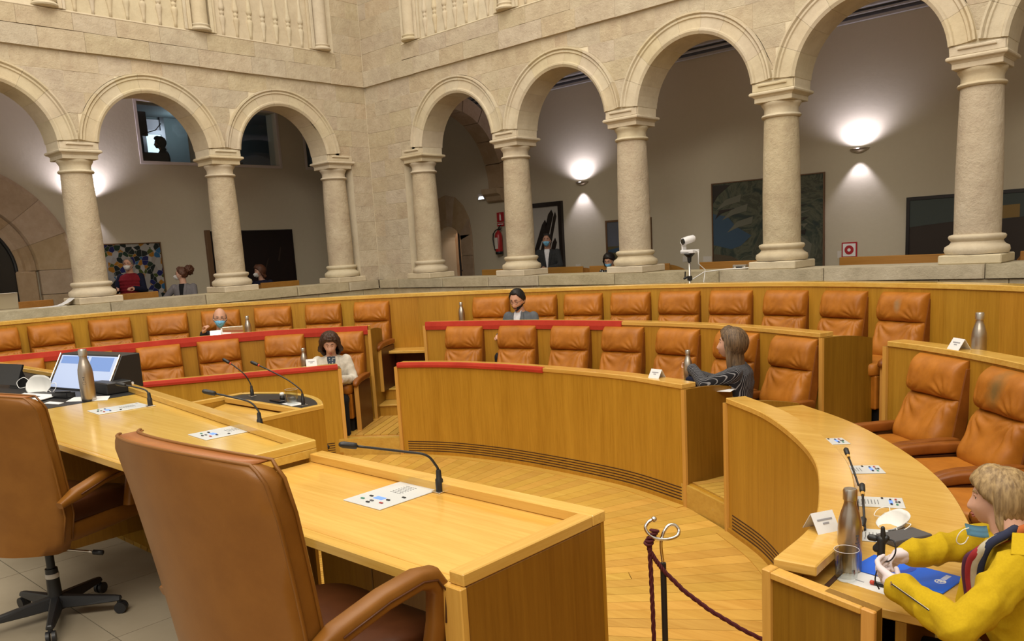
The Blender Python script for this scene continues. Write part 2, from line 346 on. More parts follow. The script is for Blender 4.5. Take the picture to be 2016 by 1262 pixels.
def arcade(side, fn, cols, first, last):
    c0 = cols[0]; wall = MB(); R = .72; cz = ZA+.02
    def bx(u0, u1, z0, z1, d0=-FACE, d1=FACE): wall.prism([(u0, z0), (u1, z0), (u1, z1), (u0, z1)], d0, d1, fn)
    bx(.17, c0-.225, ZP, ZA); bx(.17, c0+.23, ZA, ZS); bx(.17, cols[-1]+.5, ZS, ZT)
    centres = [(c+.95) for c in cols[:-1]]
    for i, c in enumerate(centres):
        n = 20
        for k in range(n):
            a0, a1 = PI-PI*k/n, PI-PI*(k+1)/n
            p0, p1 = (c+R*math.cos(a0), cz+R*math.sin(a0)), (c+R*math.cos(a1), cz+R*math.sin(a1))
            wall.prism([p0, p1, (p1[0], ZS), (p0[0], ZS)], -FACE, FACE, fn)
        bx(c+R, c+1.9-R if i < len(centres)-1 else c+1.45, ZA, ZS)
    w = wall.build('wall_'+side, 'mortar'); tag(w, kind='structure')
    # voussoirs with a moulded profile
    prof = [(R-.005, -FACE-.01), (R-.005, FACE+.022), (R+.025, FACE+.042), (R+.045, FACE+.042), (R+.055, FACE+.022), (R+.155, FACE+.022), (R+.165, FACE+.037), (R+.185, FACE+.037), (R+.190, FACE+.027), (R+.205, FACE+.052), (R+.225, FACE+.052), (R+.228, FACE), (R+.01, FACE-.01), (R+.01, -FACE-.01)]
    for i, c in enumerate(centres):
        nv = 9; a = .10
        for k in range(nv):
            a0 = a+(PI-2*a)*k/nv+.0012; a1 = a+(PI-2*a)*(k+1)/nv-.0012; rings = []
            for s in range(5):
                t = a0+(a1-a0)*s/4; rings.append([fn(c+r*math.cos(t), cz+r*math.sin(t), d) for r, d in prof])
            MB().loft(rings).build('voussoir', 'carved_stone', w)
    for i, c in enumerate(cols):
        lo = .23 if i or side == 'right' else .23
        mb = MB(); mb.prism([(c-.225, ZA+.002), (c+.225, ZA+.002), (c+.222, ZA+.085), (c-.222, ZA+.085)], -FACE-.012, FACE+.024, fn)
        mb.prism([(c-.16, ZA+.05), (c+.16, ZA+.05), (c+.145, ZA+.075), (c-.145, ZA+.075)], FACE+.022, FACE+.043, fn); mb.build('springer_block', 'carved_stone', w, bevel=.006)
    circ = [(c, cz, R+.232) for c in centres]
    ashlar(w, .17+.03, centres[0]-.02, ZA, ZS-.01, fn, FACE, circ)
    for i in range(len(centres)):
        e = centres[i+1] if i < len(centres)-1 else centres[i]+1.4
        ashlar(w, centres[i]-.02, e-.02, ZA+.2, ZS-.01, fn, FACE, circ)
    ashlar(w, .17+.03, c0-.222, ZP, ZA, fn, FACE, h=.24)
    # string course: two proud courses over the arches
    end = cols[-1]+.5
    ashlar(w, .17+.065, end, ZS, 4.70, fn, FACE, h=.3, L=(.45, .8), th=.045, gap=.0012)
    ashlar(w, c0-.05, end, 4.70, 4.91, fn, FACE, h=.3, L=(.4, .75), th=.045, gap=.0012)
    ashlar(w, .17+.03, c0-.06, 4.70, ZT, fn, FACE, h=.25)
    sill = MB(); sill.prism([(c0-.05, 4.895), (end, 4.895), (end, 4.925), (c0-.05, 4.925)], FACE, FACE+.05, fn); sill.build('sill', 'carved_stone', w, bevel=.012)
    return w
wR = arcade('right', fR, COLR, 0, 5); wL = arcade('left', fL, COLL, 0, 3)

def column(x, y, i, side):
    nth = ['next to the corner pier', 'second from the corner pier', 'third from the corner pier', 'fourth from the corner pier', 'fifth from the corner pier', 'sixth from the corner pier'][i]
    t = thing('stone_column', f'round sandstone column of the {side} arcade, {nth}', 'column', (x, y, ZP), 0, f'columns of the {side} arcade')
    MB().box(-.262, .262, -.262, .262, .0, .085).build('plinth', 'carved_stone', t, bevel=.01)
    MB().lathe([(.20, .085), (.262, .09), (.275, .12), (.268, .155), (.235, .175), (.225, .185), (.215, .205), (.235, .225), (.242, .245), (.232, .262), (.20, .27)], seg=40).build('base', 'carved_stone', t, True, auto=50)
    MB().lathe([(.196, .27), (.197, .5), (.196, .8), (.188, 1.2), (.176, 1.575)], seg=40).build('shaft', 'ashlar', t, True, auto=50)
    MB().lathe([(.175, 1.575), (.196, 1.58), (.205, 1.595), (.196, 1.612), (.176, 1.618), (.174, 1.66), (.18, 1.68), (.193, 1.70), (.203, 1.715), (.205, 1.732), (.19, 1.742)], seg=40).build('capital', 'carved_stone', t, True, auto=50)
    a = MB(); a.box(-.206, .206, -.206, .206, 1.735, 1.785); rg = []
    for r, z in ((.208, 1.782), (.211, 1.79), (.226, 1.803), (.245, 1.81), (.25, 1.822), (.248, 1.836), (.236, 1.845)): rg.append([(r, r, z), (-r, r, z), (-r, -r, z), (r, -r, z)])
    a.loft(rg); a.build('abacus', 'carved_stone', t, bevel=.005)
for i, c in enumerate(COLR): column(c, 0, i, 'right')
for i, c in enumerate(COLL): column(0, -c, i, 'left')

# parapets under the columns
def parapet(side, fn, end):
    w = MB(); w.prism([(-.3, .0), (end, .0), (end, ZP-.13), (-.3, ZP-.13)], -.27, .22, fn); p = w.build('wall_parapet_'+side, 'mortar'); tag(p, kind='structure')
    u = -.25
    while u < end-.1:
        e = min(u+random.uniform(.9, 1.5), end); s = .295 if u < 0 else u
        block([(s+.004, ZP-.13), (e-.004, ZP-.13), (e-.004, ZP), (s+.004, ZP)], -.30, .30, fn, .012).build('coping_stone', 'parapet_stone', p); u = e
    ashlar(p, .26, end, .2, ZP-.135, fn, .22, h=.27, L=(.5, .9), mat='parapet_stone', th=.05, gap=.003)
parapet('right', fR, 13); parapet('left', fL, 9.5)

# upper gallery balustrades, built against the wall face
def upper(side, fn, cols):
    us = [c+.17 for c in cols]
    for i, u in enumerate(us[:3]):
        t = thing('engaged_column', f'half round upper storey column of the {side} wall, {["nearest the corner", "second from the corner", "third from the corner"][i]}', 'column', (0, 0, 0), 0, f'upper columns of the {side} wall')
        s = 1; cx = [u-.0, FACE+.03]
        def P(r, z): return [fn(u+r*math.cos(a), 4.925+z, FACE+.02+r*math.sin(a)) for a in [PI*2*k/28 for k in range(28)]]
        MB().loft([P(r, z) for r, z in ((.09, 0), (.135, .004), (.145, .02), (.135, .04), (.12, .046), (.118, .055), (.128, .065), (.13, .075), (.12, .085), (.105, .09))]).build('base', 'carved_stone', t, True, auto=50)
        MB().loft([P(r, z) for r, z in ((.108, .088), (.108, .6), (.104, 1.27))]).build('shaft', 'carved_stone', t, True, auto=60)
    for i in range(2):
        a, b = us[i]+.13, us[i+1]-.13
        t = thing('balustrade', f'blind stone balustrade of the {side} upper storey, {["bay nearest the corner", "second bay from the corner"][i]}', 'balustrade', (0, 0, 0), 0, f'upper balustrades of the {side} wall')
        MB().prism([(a, 4.925), (b, 4.925), (b, 5.74), (a, 5.74)], FACE-.001, FACE+.02, fn).build('back_panel', 'carved_stone', t)
        for q0, q1 in ((a, a+.05), (b-.05, b)):
            for e, dp in ((0, .05), (.05, .035)):
                mb = MB(); s0, s1 = (q0+e, q1+e*.8) if q0 == a else (q0-e*.8, q1-e); mb.prism([(s0, 4.925), (s1, 4.925), (s1, 5.74), (s0, 5.74)], FACE+.018, FACE+.02+dp, fn); mb.build('stile', 'carved_stone', t, bevel=.006)
        MB().prism([(a+.08, 5.69), (b-.08, 5.69), (b-.08, 5.74), (a+.08, 5.74)], FACE+.018, FACE+.085, fn).build('rail', 'carved_stone', t, bevel=.008)
        MB().prism([(a+.08, 5.66), (b-.08, 5.66), (b-.08, 5.687), (a+.08, 5.687)], FACE+.018, FACE+.06, fn).build('rail', 'carved_stone', t, bevel=.006)
        nb = 7; prof = [(.018, 0), (.02, .06), (.028, .13), (.041, .20), (.043, .225), (.036, .25), (.018, .262), (.03, .272), (.034, .29), (.03, .308), (.018, .318), (.036, .33), (.043, .35), (.041, .375), (.030, .44), (.02, .57), (.017, .735)]
        g = (b-a-.2)/nb
        for k in range(nb):
            uu = a+.1+g*(k+.5)
            MB().loft([[fn(uu+r*math.cos(q), 4.925+z, FACE+.022+r*.85*math.sin(q)) for q in [2*PI*s/16 for s in range(16)]] for r, z in prof]).build('baluster', 'carved_stone', t, True)
upper('right', fR, COLR); upper('left', fL, COLL)

# gallery behind the arcades
GF, GC, GX = .60, 4.62, 2.5
def structure(mb, name, mat, **k): return tag(mb.build(name, mat, **k), kind='structure')
mb = MB(); mb.box(-2.5, 13, .25, 2.6, GF-.1, GF); mb.box(-2.5, -.25, -9.5, .25, GF-.1, GF); structure(mb, 'floor_gallery', 'podium_stone')
mb = MB(); mb.box(-2.8, 13, .17, 2.8, GC, GC+.1); mb.box(-2.8, -.17, -9.5, .17, GC, GC+.1); structure(mb, 'ceiling', 'plaster_flat')
# back wall right with a door opening
DX0, DX1, DZ = -1.32, -.62, 2.28
mb = MB(); mb.box(-2.8, DX0, GX, GX+.5, GF, GC); mb.box(DX1, 13, GX, GX+.5, GF, GC)
n = 12; dc = (DX0+DX1)/2; dr = (DX1-DX0)/2
for k in range(n):
    a0, a1 = PI-PI*k/n, PI-PI*(k+1)/n; mb.prism([(dc+dr*math.cos(a0), DZ-.2+dr*.8*math.sin(a0)), (dc+dr*math.cos(a1), DZ-.2+dr*.8*math.sin(a1)), (dc+dr*math.cos(a1), GC), (dc+dr*math.cos(a0), GC)], GX, GX+.5, lambda u, z, d: (u, d, z))
structure(mb, 'wall_gallery_right', 'plaster')
# back wall left with three booth windows
WY = [(-2.60, -1.655), (-1.065, -.12), (.47, 1.415)]; WZ0, WZ1 = 3.58, 4.50
mb = MB(); mb.box(-2.8, -GX, -9.5, WY[0][0], GF, GC); mb.box(-2.8, -GX, WY[0][0], WY[2][1], GF, WZ0); mb.box(-2.8, -GX, WY[0][0], WY[2][1], WZ1, GC); mb.box(-2.8, -GX, WY[0][1], WY[1][0], WZ0, WZ1); mb.box(-2.8, -GX, WY[1][1], WY[2][0], WZ0, WZ1); mb.box(-2.8, -GX, WY[2][1], 2.8, GF, GC)
structure(mb, 'wall_gallery_left', 'plaster')
mb = MB(); mb.box(13, 13.1, -9.5, 3, 0, GC); structure(mb, 'wall_gallery_end', 'plaster')
mb = MB(); mb.box(-2.8, 0, -9.6, -9.5, 0, GC); structure(mb, 'wall_gallery_end', 'plaster')
for i, (a, b) in enumerate(WY):
    w = MB(); w.box(-2.50, -2.485, a-.05, a, WZ0-.05, WZ1+.05); w.box(-2.5, -2.485, b, b+.05, WZ0-.05, WZ1+.05); w.box(-2.5, -2.485, a, b, WZ0-.05, WZ0); w.box(-2.5, -2.485, a, b, WZ1, WZ1+.05)
    o = structure(w, f'window_{i+1}', 'plaster_flat', bevel=.004)
    MB().box(-2.62, -2.61, a, b, WZ0, WZ1).build('glass_pane', 'glass', o)
# control booth room behind the windows
mb = MB(); mb.box(-5.2, -2.8, -3.6, 2.4, 3.1, 3.2); mb.box(-5.2, -2.8, -3.6, 2.4, 4.75, 4.85); mb.box(-5.3, -5.2, -3.6, 2.4, 3.1, 4.85); mb.box(-5.2, -2.8, -3.7, -3.6, 3.1, 4.85); mb.box(-5.2, -2.8, 2.4, 2.5, 3.1, 4.85)
structure(mb, 'wall_booth', 'booth_teal')
t = thing('booth_window', 'bright daylit window inside the control booth, beside two operators', 'window')
mb = MB(); mb.box(-5.18, -5.14, -1.35, -1.28, 3.3, 4.75); mb.box(-5.18, -5.14, -.98, -.9, 3.3, 4.75); mb.box(-5.18, -5.14, -1.28, -.98, 4.42, 4.5); mb.build('frame', 'chrome_dark', t)
MB().box(-5.19, -5.17, -1.28, -.98, 3.55, 4.42).build('pane', 'daylight', t); MB().box(-5.19, -5.17, -1.28, -.98, 4.5, 4.7).build('pane', 'booth_white', t)
t = thing('booth_monitor', 'black hanging monitor at the upper left of the control booth window', 'monitor')
MB().box(-3.5, -3.45, -2.45, -2.02, 4.12, 4.52).build('screen', 'booth_dark', t, bevel=.01); MB().box(-3.49, -3.46, -2.25, -2.22, 4.5, 4.75).build('bracket', 'black', t)
tag(MB().box(-3.3, -2.95, -2.6, -1.95, 3.2, 3.78).build('booth_console', 'booth_dark', bevel=.01), 'dark control desk in front of the two booth operators', 'desk')
tag(MB().box(-3.25, -2.95, -1.02, -.58, 3.2, 3.68).build('booth_console', 'booth_dark', bevel=.01), 'low dark cabinet behind the middle booth window', 'cabinet')
tag(MB().box(-3.9, -3.8, -1.0, -.55, 3.2, 4.3).build('room_divider', 'booth_white', bevel=.01), 'pale upright divider behind the middle booth window', 'divider')
tag(MB().box(-3.25, -2.95, .5, .95, 3.2, 3.66).build('booth_console', 'booth_dark', bevel=.01), 'low dark cabinet behind the booth window nearest the corner', 'cabinet')
t = thing('desk_lamp', 'small dark lamp with two round heads in the corner booth window', 'lamp', (-3.0, .62, 3.66))
MB().tube([(0, 0, 0), (0, 0, .38), (0, .1, .42)], .008).build('arm', 'black', t); MB().sq((0, -.02, .42), .03, .035, .03, 1).build('head', 'black', t); MB().sq((0, .12, .42), .04, .045, .045, 1).build('head', 'black', t)
l = bpy.data.lights.new('booth_fill_light', 'POINT'); l.energy = 16; l.color = (.80, .92, 1); l.shadow_soft_size = .2; o = bpy.data.objects.new('booth_fill_light', l); o.location = (-4.6, -.8, 4.5); COL.objects.link(o)  # point light added to brighten the booth interior, no fitting
# cornice on the right gallery wall
mb = MB(); mb.box(-2.5, 13, GX-.04, GX, 4.44, 4.48); mb.box(-2.5, 13, GX-.06, GX, 4.52, 4.55); mb.box(-2.5, 13, GX-.12, GX, 4.58, 4.62); structure(mb, 'trim_1', 'art_white', bevel=.006)
mb = MB(); mb.box(-2.5, 13, GX-.02, GX, 4.48, 4.58); structure(mb, 'trim_2', 'art_purple')
# stone rib and corbel by the corner pier
def rib(x0, x1):
    t = thing('vault_rib', 'dark stone arch rib crossing the gallery beside the corner pier', 'arch')
    n = 9; ya, yb, r = .17, 2.48, 1.18; yc = 1.3; pts = []
    for k in range(n):
        a0, a1 = PI*k/n*.97+.01, PI*(k+1)/n*.97-.002; rings = []
        for s in range(4):
            q = a0+(a1-a0)*s/3; rings.append([(x, yc+(r+e)*math.cos(q), 2.95+(r+e)*1.1*math.sin(q)) for x, e in ((x0, -.02), (x1, -.02), (x1, .22), (x0, .22))])
        MB().loft(rings).build('voussoir', 'gallery_stone', t)
    mb = MB(); mb.loft([[(x, y, z) for x, y in ((x0-.02, GX), (x1+.02, GX), (x1+.02, GX-d), (x0-.02, GX-d))] for d, z in ((.06, 2.72), (.10, 2.74), (.14, 2.82), (.22, 2.86), (.24, 2.95))]); mb.build('corbel', 'gallery_stone', t, bevel=.006)
    mb = MB(); mb.box(x0, x1, .195, .30, 2.2, 3.2); mb.build('pilaster', 'gallery_stone', t)
rib(.22, .58)
# stone door surround
t = thing('stone_doorway', 'stone framed arched doorway in the gallery beside the corner pier', 'doorway')
mb = MB()
for k in range(8):
    a0, a1 = PI-PI*k/8+.0, PI-PI*(k+1)/8
    q = [(dc+dr*math.cos(a0), DZ-.2+dr*.8*math.sin(a0)), (dc+dr*math.cos(a1), DZ-.2+dr*.8*math.sin(a1)), (dc+(dr+.3)*math.cos(a1), DZ-.1+(dr+.42)*math.sin(a1)), (dc+(dr+.3)*math.cos(a0), DZ-.1+(dr+.42)*math.sin(a0))]
    MB().prism(q, GX-.03, GX+.03, lambda u, z, d: (u, d, z)).build('voussoir', 'gallery_stone', t, bevel=.004)
for x0, x1 in ((DX0-.3, DX0), (DX1, DX1+.3)):
    for a, b in courses(GF, DZ-.1, .42): MB().box(x0, x1, GX-.03, GX+.03, a+.003, b-.003).build('jamb_stone', 'gallery_stone', t, bevel=.004)
p = MB(); p.box(-2.6, .2, GX+1.6, GX+1.7, 0, 3.2); w = structure(p, 'wall_passage', 'mortar')
ashlar(w, -2.5, .1, GF, 3.1, lambda u, z, d: (u, GX+1.6-d, z), 0, h=.3, L=(.4, .7), mat='gallery_stone', th=.02)
mb = MB(); mb.box(DX0-.02, DX0, GX+.5, GX+1.6, GF, 3.2); mb.box(-.3, -.28, GX+.5, GX+1.6, GF, 3.2); mb.box(DX0, -.28, GX+.5, GX+1.6, 3.2, 3.22); structure(mb, 'wall_passage_side', 'gallery_stone')
l = bpy.data.lights.new('passage_light', 'POINT'); l.energy = 22; l.color = (1, .82, .70); l.shadow_soft_size = .15; o = bpy.data.objects.new('passage_light', l); o.location = (-.7, GX+1.0, 2.9); COL.objects.link(o)  # unseen point light inside the passage, without a fitting
t = thing('glass_door', 'glass door leaf with a thin dark frame standing in the stone doorway', 'door')
MB().box(-.93, -.90, GX+.2, GX+.23, GF, 2.35).build('frame', 'dark_metal', t); MB().box(-.90, -.64, GX+.21, GX+.22, GF, 2.3).build('pane', 'glass', t); MB().box(-.9, -.64, GX+.2, GX+.23, 2.3, 2.33).build('frame', 'dark_metal', t)
mb = MB(); mb.tube([(-.88, GX+.18, 1.5), (-.72, GX+.18, 1.5)], .015); mb.build('handle', 'dark_metal', t)
# big arch with a dark glazed opening at the far left
t = thing('stone_archway', 'large moulded stone archway with dark glazing at the far left', 'archway')
ac = (-5.55, 1.95)
def Lw(u, z, d): return (-GX+d, u, z)
rs = [(.80, 1.72, .02, .07)]
for k in range(9):
    a0, a1 = PI*k/9+.0012, PI*(k+1)/9-.0012; rings = []; rings2 = []
    for s in range(5):
        q = a0+(a1-a0)*s/4
        rings.append([Lw(ac[0]+r*math.cos(q), ac[1]+r*.92*math.sin(q), d) for r, d in ((1.72, .0), (1.72, .06), (1.66, .09), (1.18, .09), (1.14, .0))])
        rings2.append([Lw(ac[0]+r*math.cos(q), ac[1]+r*.92*math.sin(q), d) for r, d in ((1.15, .0), (1.15, .05), (1.08, .07), (1.02, .03), (.98, .05), (.92, .03), (.88, -.05), (.88, -.1))])
    MB().loft(rings).build('voussoir', 'gallery_stone', t); MB().loft(rings2).build('inner_moulding', 'gallery_stone', t)
for sx in (1, -1):
    for a, b in courses(GF, ac[1], .34):
        x0, x1 = sorted((ac[0]+sx*1.18, ac[0]+sx*1.72)); MB().prism([(x0, a+.003), (x1, a+.003), (x1, b-.003), (x0, b-.003)], 0, .09, Lw).build('jamb_stone', 'gallery_stone', t, bevel=.004)
    x0, x1 = sorted((ac[0]+sx*.88, ac[0]+sx*1.15)); MB().prism([(x0, GF), (x1, GF), (x1, ac[1]), (x0, ac[1])], 0, .06, Lw).build('inner_moulding', 'gallery_stone', t, bevel=.02)
mb = MB(); mb.prism([(ac[0]+.9*math.cos(PI*k/24), ac[1]+.83*math.sin(PI*k/24)) for k in range(25)]+[(ac[0]-.9, GF), (ac[0]+.9, GF)], .002, .012, Lw); mb.build('glazing', 'black_gloss', t)
mb = MB(); mb.tube([Lw(ac[0]+.9*math.cos(PI*k/24), ac[1]+.83*math.sin(PI*k/24), .02) for k in range(25)], .025); mb.build('glazing_frame', 'black', t)
mb = MB()
for q in (0, .035): mb.tube([Lw(ac[0]+.50+.17*math.cos(a), 2.06-q+.06*math.sin(a), .016) for a in [PI+PI*k/12 for k in range(13)]], .006)
for q in range(5): mb.prism([(ac[0]+.40+q*.045, 2.09), (ac[0]+.43+q*.045, 2.09), (ac[0]+.43+q*.045, 2.13), (ac[0]+.40+q*.045, 2.13)], .012, .018, Lw)
mb.build('emblem', 'label_white', t)

# wall lamps
def sconce(f, u, z, pw, label):
    x, y, _ = f(u, z, .0); t = thing('wall_lamp', label, 'lamp', (x, y, z)); n = Vector(f(0, 0, 1))-Vector(f(0, 0, 0)); s = Vector(f(1, 0, 0))-Vector(f(0, 0, 0))
    mb = MB(); rings = []
    for k in range(7):
        q = k/6; w = .125*math.cos(q*1.25); rings.append([tuple(s*(w*math.cos(a))+n*(.005+w*.8*abs(math.sin(a)))+Vector((0, 0, -.055*q))) for a in [PI*j/12 for j in range(13)]])
    mb.loft(rings, True); mb.build('bowl', 'bronze', t, True, auto=40)
    c = Vector((x, y, z))
    spot('uplight', c+n*.15+Vector((0, 0, .0)), c+n*.02+Vector((0, 0, 1.2)), 40*pw, (.84, .80, 1), 150, .75, .03)
    spot('downlight', c+n*.12+Vector((0, 0, -.07)), c+n*.02+Vector((0, 0, -1.2)), 19, (.84, .80, 1), 82, .6, .02)
gR = lambda u, z, d: (u, GX-d, z); gL = lambda u, z, d: (-GX+d, u, z)
sconce(gR, 2.34, 2.89, .9, 'bronze bowl wall lamp between the striped painting and the landscape'); sconce(gR, 6.84, 2.89, .9, 'bronze bowl wall lamp on the right, above the fire hose sign')
sconce(gL, -3.58, 2.96, 2.2, 'bronze bowl wall lamp hidden behind a left arcade column')
for x in (11.3,): spot('uplight', (x, GX-.1, 2.9), (x, GX-.02, 4), 40, (.84, .80, 1), 148, .5)
for y in (-7.5,): spot('uplight', (-GX+.1, y, 2.9), (-GX+.02, y, 4), 90, (.84, .80, 1), 148, .5)

# paintings
def painting_obj(f, u0, u1, z0, z1, mat, fmat, label, fw_=.03, d=.04):
    t = thing('painting', label, 'painting', f(u0, z0, 0)); o = Vector(f(u0, z0, 0))
    g = lambda u, z, dd: tuple(Vector(f(u0+u, z0+z, dd))-o); w, h = u1-u0, z1-z0
    MB().prism([(fw_, fw_), (w-fw_, fw_), (w-fw_, h-fw_), (fw_, h-fw_)], 0, d*.6, g).build('canvas', mat, t)
    for q in ([(0, 0), (w, 0), (w, fw_), (0, fw_)], [(0, h-fw_), (w, h-fw_), (w, h), (0, h)], [(0, fw_), (fw_, fw_), (fw_, h-fw_), (0, h-fw_)], [(w-fw_, fw_), (w, fw_), (w, h-fw_), (w-fw_, h-fw_)]):
        MB().prism(q, 0, d, g).build('frame', fmat, t)
    def patch(poly, mt, dd=.003, nm='brush_shape'):
        MB().prism(poly, d*.6-.001, d*.6+dd, g).build(nm, mt, t)
    return t, patch, w, h
painting_obj(gL, -3.45, -2.50, .95, 2.30, 'art_mosaic', 'frame_wood', 'painting like broken coloured tiles behind the man in the red vest', .015)
t, patch, w, h = painting_obj(gL, -1.62, -.02, 1.0, 2.45, 'art_dark', 'frame_black', 'large nearly black painting between two left arcade columns', .015)
patch([(.9, .6), (1.05, .95), (1.07, .95), (.94, .6)], 'art_brown'); patch([(1.25, .9), (1.33, 1.15), (1.34, 1.13), (1.28, .88)], 'art_brown')
tag(MB().box(-2.5, -2.43, -1.72, -1.64, .95, 2.47).build('picture_stand', 'frame_wood', bevel=.004), 'brown wooden edge board at the left of the nearly black painting', 'board')
t, patch, w, h = painting_obj(gR, .95, 1.90, .95, 2.62, 'art_white', 'frame_black', 'black framed painting of slanting dark bars behind the standing masked man', .075, .06)
def bar(x0, z0, x1, z1, wd): patch([(x0-wd, z0), (x0+wd*.6, z0-.02), (x1+wd, z1), (x1+wd*.3, z1+.08), (x1-wd, z1)], 'frame_black')
bar(.20, .55, .55, 1.30, .055); bar(.36, .45, .70, 1.46, .06); bar(.50, .45, .79, 1.42, .035); bar(.56, .40, .76, .98, .05)
t, patch, w, h = painting_obj(gR, 2.79, 3.66, .95, 2.23, 'art_field', 'frame_wood', 'small landscape of grey sky over yellow hills, behind the third right column', .03)
patch([(.03, .86), (w-.03, .86), (w-.03, h-.03), (.03, h-.03)], 'art_purple'); patch([(.03, .80), (.4, .87), (w-.03, .82), (w-.03, .76), (.03, .76)], 'art_blue', .004)
t, patch, w, h = painting_obj(gR, 4.72, 6.39, 1.2, 2.64, 'art_green', 'frame_wood', 'large dark green painting of pale swirling forms and blue, behind the fourth right column', .015)
patch([(.02, .55), (.02, 1.0), (.25, .95), (.38, .80), (.62, .66), (.45, .52), (.3, .48)], 'art_blue'); patch([(.02, .02), (.02, .42), (.3, .38), (.75, .14), (.85, .02)], 'art_ochre')
for q, (x, z) in enumerate(((.12, 1.12), (.22, .98), (.30, .80))): patch([(x-.06, z-.08), (x+.1, z+.07), (x+.35, z+.13), (x+.33, z+.03), (x+.12, z-.01)], 'art_pale', .005)
patch([(.02, 1.15), (.10, 1.26), (.30, 1.40), (.02, 1.41)], 'frame_black', .005); patch([(.05, .92), (.15, 1.0), (.38, 1.06), (.12, 1.05)], 'frame_black', .006)
for q in range(9):
    a = q*.55; patch([(1.22+.13*math.cos(a)+.05*q % .11, .65+.085*q+.03*math.sin(a)), (1.30+.1*math.cos(a), .63+.09*q), (1.42+.05*math.sin(a), .70+.085*q), (1.3, .69+.086*q)], 'art_pale' if q % 2 else 'frame_black', .004)
patch([(1.2, .38), (1.35, .62), (1.5, .5), (1.45, .2), (1.3, .12)], 'art_pale', .003); patch([(1.27, .36), (1.33, .44), (1.42, .38), (1.34, .31)], 'frame_black', .006)
t, patch, w, h = painting_obj(gR, 7.43, 9.7, 1.15, 2.22, 'art_brown', 'frame_black', 'wide dark landscape with a yellow house, behind the fifth right column', .04)
patch([(.04, .70), (.5, .74), (1.0, .73), (1.6, .78), (w-.04, .74), (w-.04, h-.04), (.04, h-.04)], 'art_sky', .003); patch([(.62, .73), (1.24, .75), (1.24, .90), (.66, .88)], 'art_yellow', .005)
for x, z in ((2.30, .62), (5.3-.75, 1.5), (6.56, 1.5), (4.2, 1.52)):
    if z > 1: tag(MB().box(x, x+.14, GX-.006, GX, z, z+.09).build('wall_label', 'label_white'), {4.55: 'tiny white caption card left of the large green painting', 6.56: 'tiny white caption card right of the large green painting', 4.2: 'tiny pale caption card right of the small landscape'}[x], 'label')
tag(MB().box(2.12, 2.22, GX-.006, GX, 1.45, 1.54).build('wall_label', 'label_white'), 'tiny white caption card right of the striped painting', 'label')
# fire equipment and small fittings
t = thing('fire_extinguisher', 'red fire extinguisher with black hose hanging left of the second right column', 'extinguisher', (.44, GX-.09, 1.78))
MB().lathe([(.02, 0), (.062, .005), (.068, .03), (.068, .33), (.055, .38), (.025, .41), (.022, .43)], seg=24).build('cylinder', 'red_paint', t, True, auto=50)
MB().lathe([(.066, .0), (.071, .002), (.071, .045), (.069, .048)], seg=24).build('base_ring', 'black', t, True); MB().box(-.035, .035, -.0725, -.066, .10, .30).build('label', 'label_white', t)
mb = MB(); mb.box(-.012, .06, -.012, .012, .43, .455); mb.tube([(0, 0, .45), (.03, 0, .49), (.075, 0, .52)], .01); mb.tube([(0, 0, .46), (.04, 0, .47), (.085, 0, .465)], .009); mb.build('valve', 'black', t)
MB().tube([(-.01, 0, .45), (-.06, -.01, .43), (-.11, -.02, .37), (-.125, -.02, .27), (-.11, -.02, .16), (-.075, -.03, .07)], .011).build('hose', 'black', t, True)
t = thing('fire_sign', 'red square fire extinguisher sign on the gallery wall above the extinguisher', 'sign', (.44, GX-.01, 2.36))
MB().box(-.085, .085, -.006, .004, 0, .17).build('plate', 'sign_red', t); mb = MB(); mb.prism([(-.018, .025), (.018, .025), (.018, .115), (.007, .135), (.007, .15), (-.007, .15), (-.007, .135), (-.018, .115)], .006, .009, lambda u, z, d: (u, -d, z)); mb.build('pictogram', 'white', t)
MB().box(-.085, .085, -.006, .004, -.08, -.015).build('plate', 'sign_red', t); MB().box(-.065, .065, -.0085, -.005, -.05, -.035).build('lettering', 'white', t)
t = thing('hose_sign', 'red and white square fire hose sign low on the right gallery wall', 'sign', (6.72, GX-.01, 1.50))
MB().box(-.10, .10, -.006, .006, 0, .20).build('plate', 'sign_red', t); MB().box(-.083, .083, -.009, -.005, .017, .183).build('field', 'white', t)
mb = MB(); mb.prism([(.06*math.cos(a), .10+.06*math.sin(a)) for a in [2*PI*k/20 for k in range(20)]], .009, .012, lambda u, z, d: (u, -d, z)); mb.build('pictogram', 'sign_red', t)
mb = MB(); mb.prism([(.022*math.cos(a), .10+.022*math.sin(a)) for a in [2*PI*k/16 for k in range(16)]], .012, .014, lambda u, z, d: (u, -d, z)); mb.build('pictogram', 'white', t)
t = thing('emergency_light', 'small white emergency light on the gallery wall near the stone rib', 'lamp', (.02, GX, 2.80))
MB().box(-.09, .09, -.05, 0, -.02, .10).build('housing', 'plaster_flat', t, bevel=.01); mb = MB(); mb.loft([[(x*k, -.052, z) for x, z in ((-.075, .0), (.075, .0), (.045, .045), (-.045, .045))] for k in (1, 1)]+[[(x*.9, -.056, z) for x, z in ((-.075, .0), (.075, .0), (.045, .045), (-.045, .045))]]); mb.build('lens', 'lamp_glow', t)

